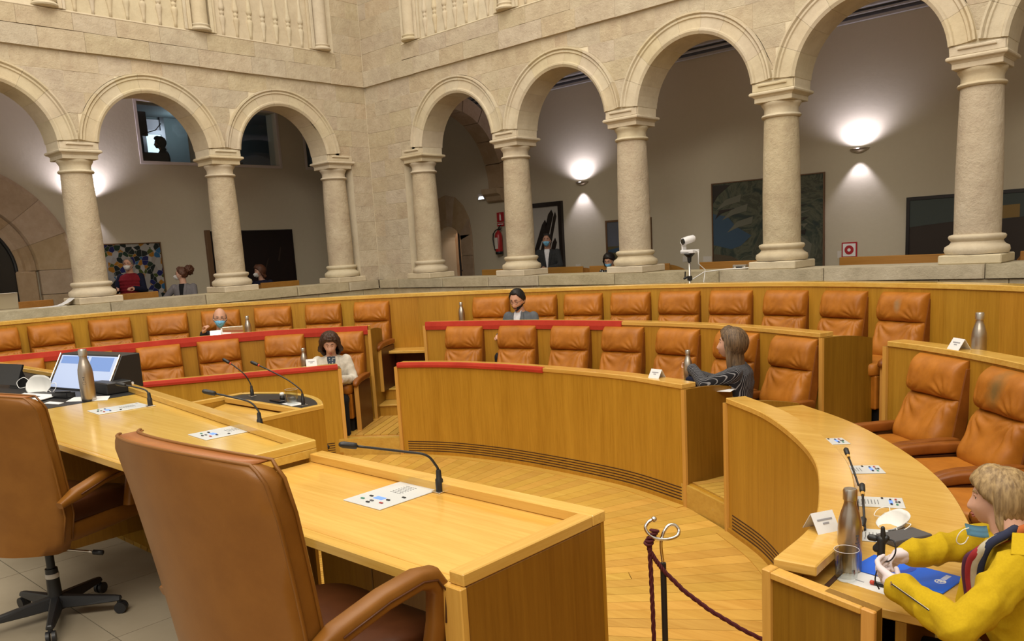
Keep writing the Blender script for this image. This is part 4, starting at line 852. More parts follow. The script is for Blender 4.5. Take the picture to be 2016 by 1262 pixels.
# lectern
t = thing('lectern', 'oak speaker lectern with curved black tray below the podium', 'lectern')
arc = cr([(5.28, -5.62), (5.42, -5.53), (5.62, -5.455), (5.86, -5.455), (6.08, -5.52), (6.26, -5.62)], 6); LH = .93
poly = [tuple(p) for p in arc]+[(6.24, -5.74), (5.30, -5.74)]
MB().prism(poly, LH-.03, LH-.008).build('tray', 'black', t)
mb = MB(); sweep(mb, arc, rect(0, .035, LH-.05, LH)); mb.build('rim', 'oak_top', t, bevel=.003)
mb = MB(); sweep(mb, arc, rect(.004, .03, 0, LH-.05)); mb.build('front_panel', 'oak_panel', t)
for x, xo in ((6.26, 1), (5.28, -1)):
    x0, x1 = sorted((x, x+xo*.035)); MB().box(x0, x1, -6.05, -5.60, 0, LH-.03).build('side_panel', 'oak_panel', t); MB().box(x0-.002, x1+.002, -6.06, -5.60, LH-.03, LH).build('rim', 'oak_top_y', t, bevel=.003)
MB().box(5.31, 6.25, -5.775, -5.74, LH-.04, LH-.002).build('rim', 'oak_top', t, bevel=.003)
mb = MB(); mb.loft([[(5.31, y, z), (6.25, y, z), (6.25, y, z-.02), (5.31, y, z-.02)] for y, z in ((-6.05, LH-.10), (-5.77, LH-.05))]); mb.build('reading_board', 'oak_top', t)
gooseneck((5.45, -5.63, LH-.008), [(5.44, -5.635, 1.03), (5.42, -5.66, 1.09), (5.37, -5.70, 1.15), (5.34, -5.72, 1.175)], 'left gooseneck microphone of the lectern with a red ring', 'lectern microphones', True)
gooseneck((6.15, -5.66, LH-.008), [(6.14, -5.665, 1.03), (6.06, -5.71, 1.10), (5.93, -5.77, 1.17), (5.87, -5.80, 1.20)], 'right gooseneck microphone of the lectern beside the glass', 'lectern microphones', True)
def tumbler(loc, r, h, label, water=.0, name='water_glass'):
    t = thing(name, label, 'glass', loc)
    MB().lathe([(r*.86, 0), (r*.88, .004), (r, h), (r-.002, h), (r*.86, .012), (0.001, .010)], seg=28).build('tumbler', 'glass', t, True, auto=40)
    MB().tube([(r*math.cos(a), r*math.sin(a), h) for a in [2*PI*k/28 for k in range(29)]], .0007, 5).build('lip', 'white_plastic', t, True)
    if water: MB().lathe([(.001, .0125), (r*.85, .0125), (r*.92, water), (.001, water)], seg=28).build('water', 'glass', t, True)
    return t
tumbler((6.02, -5.66, LH-.008), .042, .10, 'glass of water on the black lectern tray', .05)
tag(MB().prism([(5.95, -5.70), (6.10, -5.72), (6.12, -5.62), (5.97, -5.61)], LH-.008, LH-.006).build('paper_coaster', 'paper'), 'white paper coaster under the glass on the lectern', 'coaster')
t = thing('bottle_cap', 'small white cap lying on the black lectern tray', 'cap', (5.80, -5.60, LH-.008)); MB().lathe([(.018, 0), (.018, .012), (.014, .03), (.008, .032)], seg=16).build('body', 'black', t, True); MB().lathe([(.015, .03), (.016, .045), (.01, .05)], seg=16).build('top', 'white', t, True)
tag(MB().prism([(5.76, -5.68), (5.90, -5.69), (5.91, -5.65), (5.84, -5.64)], LH-.008, LH+.004).build('remote_clicker', 'black_gloss', bevel=.002), 'small dark handset lying on the black lectern tray', 'remote')

# bottles
def bottle(loc, s, label, mat='steel_bottle', mark=True, group=None):
    t = thing('steel_bottle', label, 'bottle', loc, 0, group)
    pr = [(.030, 0), (.034, .003), (.035, .012), (.035, .135), (.033, .158), (.027, .182), (.020, .203), (.0175, .215), (.0175, .222)]
    MB().lathe([(r*s, z*s) for r, z in pr], seg=32).build('body', mat, t, True, auto=50)
    MB().lathe([(.0175*s, .222*s), (.0205*s, .224*s), (.0205*s, .252*s), (.018*s, .258*s), (.001, .259*s)], seg=28).build('cap', 'steel', t, True, auto=40)
    if mark:
        mb = MB(); f = lambda u, z, d: ((.035*s+d)*math.sin(u)*-1, -(.035*s+d)*math.cos(u), z)
        for a, z0, z1, w in ((0, .105, .115, .06), (0, .118, .122, .14), (0, .096, .099, .2), (0, .090, .092, .26), (0, .084, .086, .18)): mb.prism([(a-w, z0*s), (a+w, z0*s), (a+w, z1*s), (a-w, z1*s)], .0001, .0006, f)
        mb.build('printed_mark', 'grey_box', t)
    return t
b = bottle((5.60, -6.80, UZ+.001), 1.22, 'tall brushed steel bottle in front of the slanted podium monitor'); b.rotation_euler = (0, 0, .9)
tag(MB().prism([(5.36, -6.80), (5.50, -6.90), (5.72, -6.74), (5.56, -6.66)], UZ+.001, UZ+.002).build('white_card', 'paper'), 'white paper napkin under the podium bottle', 'napkin')
b = bottle((9.925, -6.11, .79), 1.06, 'large brushed steel bottle on the right desk by the gloved hands'); b.rotation_euler = (0, 0, 1.0)
bottle((9.66, -3.44, H2-.09), 1.15, 'steel bottle on the right rear desk behind a name card', mark=False)
bottle((4.36, -2.42, H2-.09), 1.0, 'small steel bottle on the rear desk left of the grey suited man', mark=False)
bottle((2.85, -4.13, H2-.09), 1.0, 'steel bottle between the tablet and laptop of the bald man', mark=False)
bottle((4.05, -4.26, H1-.09), 1.0, 'steel bottle beside the white blazer woman', mark=False)
tumbler((9.945, -6.19, .79), .037, .10, 'empty drinking glass in front of the large steel bottle', 0)
tag(MB().lathe([(.026, 0), (.026, .0015), (.001, .0015)], (9.945, -6.19, .7895), 20).build('paper_coaster', 'paper'), 'round printed coaster under the empty glass', 'coaster')
tumbler((5.43, -6.74, UZ+.001), .04, .105, 'drinking glass behind the podium steel bottle', 0)
# podium desk clutter
t = thing('slanted_monitor', 'black wedge housing with a slanted bright monitor on the podium', 'monitor')
qb = [(4.72, -6.74), (5.42, -6.62), (5.36, -6.36), (4.66, -6.48)]
a_, b_, c_, d_ = [Vector((*q, UZ+.001)) for q in qb]; hh = Vector((0, 0, .225))
sd = (d_-a_)
mb = MB(); mb.add([a_, b_, c_, d_, a_+sd*.5+hh, b_+sd*.5+hh, c_+hh, d_+hh], [(3, 2, 1, 0), (0, 1, 5, 4), (4, 5, 6, 7), (1, 2, 6, 5), (2, 3, 7, 6), (3, 0, 4, 7)]); mb.build('housing', 'black', t, bevel=.004)
nv = (b_-a_).cross(a_+sd*.5+hh-a_).normalized(); T_ = lambda u, v, k=.0: a_+(b_-a_)*u+(sd*.5+hh)*v+nv*k
mb = MB(); mb.add([T_(.03, .05, .004), T_(.97, .05, .004), T_(.97, .95, .004), T_(.03, .95, .004)]+[T_(.03, .05, -.004), T_(.97, .05, -.004), T_(.97, .95, -.004), T_(.03, .95, -.004)], [(0, 1, 2, 3), (7, 6, 5, 4), (0, 4, 5, 1), (1, 5, 6, 2), (2, 6, 7, 3), (3, 7, 4, 0)]); mb.build('screen', 'screen_pale', t)
for u0, u1, v0, v1, mt in ((.55, .92, .55, .92, 'screen_blue'), (.06, .5, .72, .92, 'screen_blue'), (.60, .80, .12, .30, 'screen_blue')):
    mb = MB(); q = [T_(u0, v0, .005), T_(u1, v0, .005), T_(u1, v1, .005), T_(u0, v1, .005)]; mb.add(q+[p-nv*.003 for p in q], [(0, 1, 2, 3), (7, 6, 5, 4), (0, 4, 5, 1), (1, 5, 6, 2), (2, 6, 7, 3), (3, 7, 4, 0)]); mb.build('screen_window', mt, t)
for u in (.0, .985): MB().tube([T_(u, 0, .006), T_(u, 1, .006)], .006, 6).build('bezel', 'steel', t)
MB().box(5.385, 5.402, -6.50, -6.44, 1.14, 1.155).build('sticker', 'paper', t)
tag(MB().box(5.30, 5.52, -6.66, -6.50, UZ+.001, UZ+.075).build('black_device', 'black', bevel=.006), 'small black box beside the slanted monitor', 'device')
t = thing('tablet_stand', 'dark tablet on a black stand at the left picture edge', 'tablet', (4.35, -6.88, UZ+.001), .2)
MB().add([(-.2, 0, .02), (.12, 0, .02), (.12, .06, .16), (-.2, .06, .16), (-.2, .012, .016), (.12, .012, .016), (.12, .072, .156), (-.2, .072, .156)], [(0, 1, 2, 3), (7, 6, 5, 4), (0, 4, 5, 1), (1, 5, 6, 2), (2, 6, 7, 3), (3, 7, 4, 0)]).build('screen', 'black_gloss', t)
MB().add([(.0, .01, 0), (.1, .01, 0), (.1, .10, 0), (.0, .10, 0), (.0, .06, .13), (.1, .06, .13)], [(0, 3, 2, 1), (0, 1, 5, 4), (1, 2, 5), (2, 3, 4, 5), (3, 0, 4)]).build('stand', 'black', t)
def ffp(loc, rz, s, tilt, label, marks=True):
    t = thing('face_mask', label, 'mask', loc, rz); t.rotation_euler = (tilt[0], tilt[1], rz)
    def P(u, v):   # folded cup: u along, v up
        w = .055*math.cos(v*.9)*(1-.12*u*u); return (u*.062, .030*(1-u*u)*(1-v*v)+.002, v*w)
    mb = MB(); n, k = 16, 10; vs = []; fs = []
    outline = lambda u: (.058*(1-abs(u)**2.6)**.5)
    for i in range(n+1):
        u = -1+2*i/n
        for j in range(k+1): v = -1+2*j/k; h = outline(u); vs.append((u*.07, .034*(1-u*u)*(1-v*v)+.0012*math.sin(u*9+v*4), v*h))
    for i in range(n):
        for j in range(k): a = i*(k+1)+j; fs.append((a, a+1, a+k+2, a+k+1))
    m_ = len(vs); vs += [(x, y-.003, z) for x, y, z in vs]; fs += [tuple(reversed([q+m_ for q in f])) for f in fs]
    bd = [i*(k+1) for i in range(n+1)]+[n*(k+1)+j for j in range(1, k+1)]+[i*(k+1)+k for i in range(n-1, -1, -1)]+[j for j in range(k-1, 0, -1)]
    for a, b2 in zip(bd, bd[1:]+bd[:1]): fs.append((a, b2, b2+m_, a+m_))
    mb.add([(x*s, y*s, z*s) for x, y, z in vs], fs).build('shell', 'mask_white', t, True)
    MB().tube(sm([(-.066*s, 0, .02*s), (-.10*s, 0, .03*s), (-.125*s, .0, .0), (-.10*s, 0, -.03*s), (-.066*s, 0, -.02*s)]), .0016*s, 6).build('ear_loop', 'white', t, True)
    MB().tube(sm([(.066*s, 0, .02*s), (.09*s, 0, .025*s), (.10*s, .0, .0), (.09*s, 0, -.025*s), (.066*s, 0, -.02*s)]), .0016*s, 6).build('ear_loop', 'white', t, True)
    if marks:
        mb = MB()
        for q in range(4): mb.box((-.012+.011*q)*s, (-.007+.011*q)*s, (.034)*s, (.0375)*s, (-.02+.004*(q % 2))*s, .018*s)
        mb.build('printed_lettering', 'print_grey', t)
    return t
ffp((9.905, -5.63, .817), math.radians(-48), 1.0, (math.radians(-62), 0), 'white folded respirator mask lying on the right desk')
ffp((4.83, -6.83, UZ+.045), math.radians(35), 1.25, (math.radians(-30), math.radians(10)), 'white respirator mask lying on the black podium section')
t = thing('papers', 'stack of white printed papers on the black podium section', 'papers')
for k in range(3): MB().prism([(5.05+.02*k, -7.12), (5.33+.015*k, -7.06+.01*k), (5.22, -6.86+.01*k), (4.82+.02*k, -6.93)], UZ+.001+.004*k, UZ+.0045+.004*k).build('sheet', 'paper', t)
MB().prism([(5.06, -7.05), (5.22, -7.02), (5.16, -6.93), (4.98, -6.96)], UZ+.0135, UZ+.014).build('printed_block', 'grey_box', t)
tag(MB().prism([(5.42, -7.00), (5.56, -6.96), (5.53, -6.92), (5.38, -6.95)], UZ+.001, UZ+.0025).build('white_card', 'paper'), 'small white card on the front edge of the black section', 'card')
t = thing('pen_tray', 'small black tray of pens in front of the slanted monitor', 'tray', (5.30, -6.84, UZ+.001), .3); MB().box(-.07, .07, -.03, .03, 0, .006).build('base', 'black', t)
for q in ((-.07, -.066, -.03, .03), (.066, .07, -.03, .03), (-.07, .07, -.03, -.026), (-.07, .07, .026, .03)): MB().box(q[0], q[1], q[2], q[3], .0, .032).build('wall', 'black', t)
MB().tube([(-.06, -.01, .034), (.05, .012, .036)], .004).build('pen', 'black_gloss', t)

# name cards
def card(x, y, z, rz, label, w=.10, h=.062):
    t = thing('name_card', label, 'card', (x, y, z), rz, 'folded white name cards')
    for s in (-1, 1):
        mb = MB(); mb.add([(-w/2, s*.04, 0), (w/2, s*.04, 0), (w/2, 0, h), (-w/2, 0, h), (-w/2, s*.038, 0), (w/2, s*.038, 0), (w/2, -s*.001, h-.002), (-w/2, -s*.001, h-.002)], [(0, 1, 2, 3), (7, 6, 5, 4), (0, 4, 5, 1), (1, 5, 6, 2), (2, 6, 7, 3), (3, 7, 4, 0)]); mb.build('leaf', 'paper', t)
    for q, wd in ((.42, .012), (.60, .03)):
        yy = -.04*(1-q); zz = h*q; MB().add([(-wd, yy-.0008, zz), (wd, yy-.0008, zz), (wd, yy+.002, zz+.005), (-wd, yy+.002, zz+.005), (-wd, yy-.0018, zz), (wd, yy-.0018, zz), (wd, yy+.0008, zz+.005), (-wd, yy+.0008, zz+.005)], [(0, 1, 2, 3), (7, 6, 5, 4), (0, 4, 5, 1), (1, 5, 6, 2), (2, 6, 7, 3), (3, 7, 4, 0)]).build('printed_line', 'print_grey', t)
card(9.80, -6.03, H1, math.radians(62), 'folded white name card on the right desk rim above the bottle', .09)
card(7.58, -3.57, H1, math.radians(-8), 'folded white name card on the rim of the central desk')
card(9.57, -3.49, H2, math.radians(-40), 'folded white name card beside the steel bottle on the rear desk')
card(4.14, -4.24, H1-.0, math.radians(58), 'white name card in front of the white blazer woman')
card(2.80, -4.36, H2-.0, math.radians(62), 'white name card in front of the bald masked man')
card(2.30, -6.45, H2, math.radians(75), 'white name card on the red band at the left picture edge')

# consoles and folded mics of the right desk
C1L = cr(R1C)
def alongC(x, y, d):
    k = int(np.argmin(np.hypot(C1L[:, 0]-x, C1L[:, 1]-y))); tg = C1L[min(k+1, len(C1L)-1)]-C1L[k-1]; tg /= np.linalg.norm(tg); nn = np.array([-tg[1], tg[0]]); p = C1L[k]+nn*d; return p, tg, nn
for i, ((x, y), lab) in enumerate((((9.05, -4.66), 'grey console at the far end of the right desk'), ((9.35, -5.10), 'grey console on the right desk, second from its far end'), ((9.52, -5.46), 'grey console on the right desk just beyond the large bottle'), ((9.68, -5.83), 'grey console on the right desk behind the large bottle'))):
    p, tg, nn = alongC(x, y, .235); console(p[0], p[1], .79, math.atan2(nn[1], nn[0])+PI/2, .13, .17, lab, 'consoles of the right desk')
for i, ((x, y), lab) in enumerate((((9.36, -5.15), 'folded black microphone behind the right desk rim, far one'), ((9.57, -5.62), 'folded black microphone behind the right desk rim, middle one'), ((9.70, -5.96), 'folded black microphone behind the right desk rim nearest the name card'))):
    p, tg, nn = alongC(x, y, .16); t = thing('folded_microphone', lab, 'microphone', (0, 0, 0), 0, 'microphones folded behind the right rim'); a = Vector((*(p), .875)); b2 = Vector((*(p-tg*-.22), .80))
    MB().tube([a, a.lerp(b2, .5)+Vector((0, 0, .004)), b2], .0045, 8).build('neck', 'black', t, True); dr = (a-b2).normalized(); MB().tube([a, a+dr*.01, a+dr*.045, a+dr*.055], [.006, .011, .0115, .006], 12).build('capsule', 'black', t, True)
    MB().tube([a-dr*.02, a-dr*.002], .0075, 8).build('wood_clip', 'oak_edge', t)
tag(MB().add([(9.90, -5.80, .79), (9.98, -5.84, .79), (10.06, -5.70, .79), (9.98, -5.66, .79), (9.90, -5.80, .815), (9.98, -5.84, .815), (10.06, -5.70, .815), (9.98, -5.66, .815)], [(3, 2, 1, 0), (4, 5, 6, 7), (0, 1, 5, 4), (1, 2, 6, 5), (2, 3, 7, 6), (3, 0, 4, 7)]).build('spectacle_case', 'grey_box', bevel=.006, seg=2), 'dark grey case on the right desk next to the respirator mask', 'case')
t = thing('blue_folder', 'bright blue folder with a white round emblem under the gloved hands', 'folder', (10.085, -6.045, .7905), math.radians(-8))
MB().box(-.15, .14, -.08, .075, 0, .006).build('cover', 'folder_blue', t, bevel=.002)
def arcpts(cx, cy, r, a0, a1, n=20): return [(cx+r*math.cos(a0+(a1-a0)*k/n), cy+r*math.sin(a0+(a1-a0)*k/n)) for k in range(n+1)]
mb = MB(); mb.prism(arcpts(-.055, .03, .062, PI*1.0, PI*2.1)+arcpts(-.055, .03, .042, PI*2.1, PI*1.0), .006, .0065); mb.build('printed_ring', 'folder_ring', t)
for r0_, r1_ in ((.0165, .013),): mb = MB(); mb.prism(arcpts(.10, -.005, r0_, 0, PI*1.98)+arcpts(.10, -.005, r1_, PI*1.98, 0), .006, .0067); mb.build('emblem', 'white', t)
mb = MB(); mb.prism([(.092, -.013), (.096, -.013), (.096, .003), (.092, .003)], .006, .0067); mb.prism(arcpts(.097, -.001, .006, -PI/2, PI/2, 8), .006, .0067); mb.prism([(.102, -.013), (.105, -.013), (.105, .003), (.102, .003)], .006, .0067); mb.prism(arcpts(.106, -.001, .006, -PI/2, PI/2, 8), .006, .0067); mb.build('emblem_letters', 'white', t)
mb = MB(); 
for q in range(7): mb.box(.092+.0, .108, .016+.006*q, .019+.006*q, .006, .0067)
mb.build('lettering', 'white', t)
t = thing('paper_sheet', 'white paper sheet with small print under the red tipped marker', 'paper', (10.02, -6.17, .7892), math.radians(-12)); MB().box(-.10, .13, -.055, .05, 0, .0012).build('sheet', 'paper', t); MB().box(-.05, -.02, -.02, -.014, .0012, .0016).build('printed_line', 'print_grey', t); MB().box(.0, .06, .01, .014, .0012, .0016).build('printed_line', 'print_grey', t)
t = thing('marker_pen', 'black marker with a red tip on the right desk', 'marker', (10.03, -6.185, .797), math.radians(-4)); MB().tube([(0, 0, 0), (.095, 0, 0), (.10, 0, 0)], [.0065, .0065, .004], 12).build('barrel', 'black_gloss', t, True, auto=50); MB().tube([(-.014, 0, 0), (-.012, 0, 0), (-.0005, 0, 0)], [.005, .0068, .0068], 12).build('tip', 'marker_red', t, True)
t = thing('spare_gloves', 'cream cotton gloves lying behind the large steel bottle', 'gloves', (9.855, -6.0, .79), .6); mb = MB(); mb.sq((0, 0, .014), .04, .03, .014, .8, 16, 10)
for k in range(4): mb.caps((-.03, -.022+.015*k, .016), (-.075+.006*abs(k-1), -.026+.019*k, .012), .008, .007, 8)
fuse(mb, 'cloth', 'ivory', t, .004, 2)
t = thing('paper_sheet', 'white paper on the desk in front of the woman in striped blouse', 'paper', (8.02, -3.42, H1-.089), .2); MB().box(-.10, .08, -.05, .06, 0, .0015).build('sheet', 'paper', t)

# laptop and tablet of the bald man, laptop in the gallery
def laptop(loc, rz, w, h, mat, label, ang=100):
    t = thing('laptop', label, 'laptop', loc, rz); MB().box(-w/2, w/2, -.2, 0, 0, .012).build('keyboard_base', mat, t, bevel=.003); c, s = math.cos(math.radians(ang)), math.sin(math.radians(ang))
    P = lambda x, k, e: (x, -c*k*1+e, .012+s*k); mb = MB(); mb.add([P(-w/2, 0, 0), P(w/2, 0, 0), P(w/2, h, 0), P(-w/2, h, 0), P(-w/2, 0, .008), P(w/2, 0, .008), P(w/2, h, .008), P(-w/2, h, .008)], [(0, 3, 2, 1), (4, 5, 6, 7), (0, 1, 5, 4), (1, 2, 6, 5), (2, 3, 7, 6), (3, 0, 4, 7)]); mb.build('lid', mat, t, bevel=.003); return t
laptop((2.84, -4.30, H2-.09), math.radians(-122), .21, .155, 'steel', 'open grey laptop in front of the bald masked man')
t = thing('tablet', 'grey tablet standing left of the steel bottle on the left rear desk', 'tablet', (2.84, -4.50, H2-.09), math.radians(62)); MB().add([(-.055, 0, 0), (.055, 0, 0), (.055, .04, .14), (-.055, .04, .14), (-.055, .008, 0), (.055, .008, 0), (.055, .048, .14), (-.055, .048, .14)], [(0, 1, 2, 3), (7, 6, 5, 4), (0, 4, 5, 1), (1, 5, 6, 2), (2, 6, 7, 3), (3, 7, 4, 0)]).build('body', 'steel', t, bevel=.002)
laptop((-.22, -5.56, ZP), math.radians(-90), .38, .19, 'steel', 'silver laptop open on the parapet at the far left')
t = thing('papers', 'white papers with a curling sheet on the parapet beside the left column', 'papers', (.05, -5.05, ZP))
MB().prism([(-.1, -.25), (.1, -.22), (.08, .1), (-.12, .08)], .001, .005).build('sheet', 'paper', t); mb = MB(); mb.loft([[(-.1, .05*k, .006+.005*k*k), (.08, .05*k, .006+.005*k*k), (.08, .05*k, .009+.005*k*k), (-.1, .05*k, .009+.005*k*k)] for k in range(5)]); mb.build('curled_sheet', 'paper', t)
# conference camera on its pole
t = thing('conference_camera', 'white conference camera on a grey pole with black clamps', 'camera', (6.20, -.72, 0), math.radians(-8))
MB().tube([(0, 0, .42), (0, 0, 1.66)], .013, 12).build('pole', 'steel', t, True); mb = MB(); mb.box(-.02, .02, -.02, .02, 1.42, 1.47); mb.tube([(-.02, -.01, 1.46), (-.06, -.03, 1.44)], .012); mb.tube([(-.05, -.02, 1.44), (-.035, -.03, 1.52)], .007); mb.build('clamp', 'black', t, bevel=.003)
MB().lathe([(.02, 1.62), (.024, 1.67), (.055, 1.70), (.06, 1.705), (.055, 1.712)], seg=16).build('bracket', 'black', t, True, auto=40)
MB().box(-.085, .085, -.05, .07, 1.712, 1.752).build('base', 'white_plastic', t, bevel=.008, seg=2); MB().box(-.082, .03, -.0515, -.04, 1.724, 1.728).build('seam', 'grey_box', t)
MB().box(-.083, -.065, -.03, .04, 1.74, 1.86).build('yoke', 'white_plastic', t, bevel=.007, seg=2)
hp = lambda q: (-.045+q[0], q[1], 1.848+q[2])
MB().tube([hp((.0, -.045, -.006)), hp((.0, -.04, -.006)), hp((.03, .02, .012)), hp((.05, .07, .022)), hp((.053, .08, .023))], [.038, .041, .041, .038, .028], 20).build('camera_head', 'white_plastic', t, True, auto=50)
MB().tube([hp((-.0045, -.056, -.009)), hp((.002, -.04, -.006))], .031, 20).build('lens', 'black_gloss', t, True, auto=50)
MB().tube([(.085, 0, 1.74), (.12, 0, 1.735), (.122, 0, 1.68), (.12, 0, 1.60), (.13, .1, 1.53), (.2, -.02, 1.40)], .005, 6).build('cable', 'white', t, True); MB().tube([(.01, .0, 1.42), (.04, .2, 1.50), (.12, .5, 1.512), (.25, .56, 1.512), (.36, .6, 1.52), (.42, .62, 1.512)], .006, 6).build('cable', 'white', t, True)
t = thing('connector_box', 'small chrome socket box on the parapet left of the fourth right column', 'socket box', (6.48, -.1, ZP)); MB().box(-.08, .08, -.03, .03, 0, .055).build('case', 'steel', t, bevel=.004); MB().box(-.035, .035, -.034, -.028, .018, .036).build('port', 'black', t); 
for x in (-.06, .06): MB().tube([(x, -.036, .027), (x, -.028, .027)], .009, 10).build('screw', 'chrome', t)

# rope barrier
t = thing('barrier_post', 'black barrier post with a looped chrome hook', 'barrier post', (9.20, -6.08, 0))
MB().tube([(0, 0, 0), (0, 0, .64)], .012, 14).build('pole', 'black', t, True, auto=50); MB().lathe([(.13, 0), (.13, .01), (.03, .025), (.014, .03)], seg=28).build('foot', 'black', t, True, auto=40)
s_ = Vector((.73, .68, 0)); c_ = Vector((-.68, .73, 0))*.6
K = [(0, 0, .635), (-.006, 0, .70), (-.004, .0, .735), (.008, .005, .765), (.028, .012, .785), (.052, .014, .785), (.066, .008, .768), (.058, -.004, .75), (.03, -.012, .742), (.0, -.014, .742), (-.03, -.012, .748), (-.055, -.004, .765), (-.064, .004, .785), (-.052, .010, .803), (-.036, .012, .812), (-.028, .012, .814)]
L = np.array([tuple(s_*a+c_*b*2+Vector((0, 0, z))) for a, b, z in K]); PP = [2*L[0]-L[1]]+list(L)+[2*L[-1]-L[-2]]; C3 = []
for i in range(1, len(PP)-2):
    a, b, c, d = PP[i-1:i+3]
    for k in range(5): q = k/5; C3.append(.5*((2*b)+(c-a)*q+(2*a-5*b+4*c-d)*q*q+(3*b-a-3*c+d)*q**3))
C3.append(PP[-2]); MB().tube(C3, .0065, 10).build('hook', 'chrome', t, True); MB().sq(tuple(C3[-1]), .0115, .0115, .0115, 1, 14, 10).build('ball_end', 'chrome', t, True)
def twisted(pts, label, nm='barrier_rope'):
    t = thing(nm, label, 'rope'); L = np.array([tuple(p) for p in pts]); n = 70
    s = np.linspace(0, len(L)-1, n*2); Q = np.stack([np.interp(s, np.arange(len(L)), L[:, k]) for k in range(3)], 1)
    for j in range(3):
        o = []; 
        for i, p in enumerate(Q):
            tg = Vector(Q[min(i+1, len(Q)-1)]-Q[max(i-1, 0)]).normalized(); r = tg.cross(Vector((.3, .2, 1) if abs(tg.z) < .9 else (1, .3, 0))).normalized(); b = tg.cross(r); a = i*.42+j*2.094; o.append(Vector(p)+(r*math.cos(a)+b*math.sin(a))*.0045)
        MB().tube(o, .0052, 6).build('strand', 'rope', t, True)
tp = Vector((9.20, -6.08, 0)); kn = tp+s_*-.050+Vector((0, 0, .745))
tw = [kn, kn+Vector((0, 0, -.06)), kn+s_*.004+Vector((0, 0, -.30)), kn+s_*.008+Vector((0, 0, -.62)), kn+s_*.02+Vector((0, 0, -.735))]
twisted(tw, 'dark red twisted rope hanging straight down from the hook')
tw = [kn+s_*-.006, kn+s_*-.002+Vector((0, 0, -.05))]+[kn+s_*(.05*q+.012*q*q)+Vector((.0, -.02*q, -.08*q-.05)) for q in (.5, 1, 2, 3, 4, 5)]
twisted(tw, 'dark red twisted rope sloping down to the right from the hook')
t = thing('rope_knot', 'dark red rope knot wound round the chrome hook', 'rope'); 
for k in range(5): 
    cc = kn+Vector((0, 0, .012*k-.02))+s_*(.006*k-.004); MB().tube([cc+(s_*math.cos(a)+c_*math.sin(a)*1.4)*.014+Vector((0, 0, .004*math.sin(a+k))) for a in [2*PI*q/14 for q in range(15)]], .0065, 6).build('coil', 'rope', t, True)

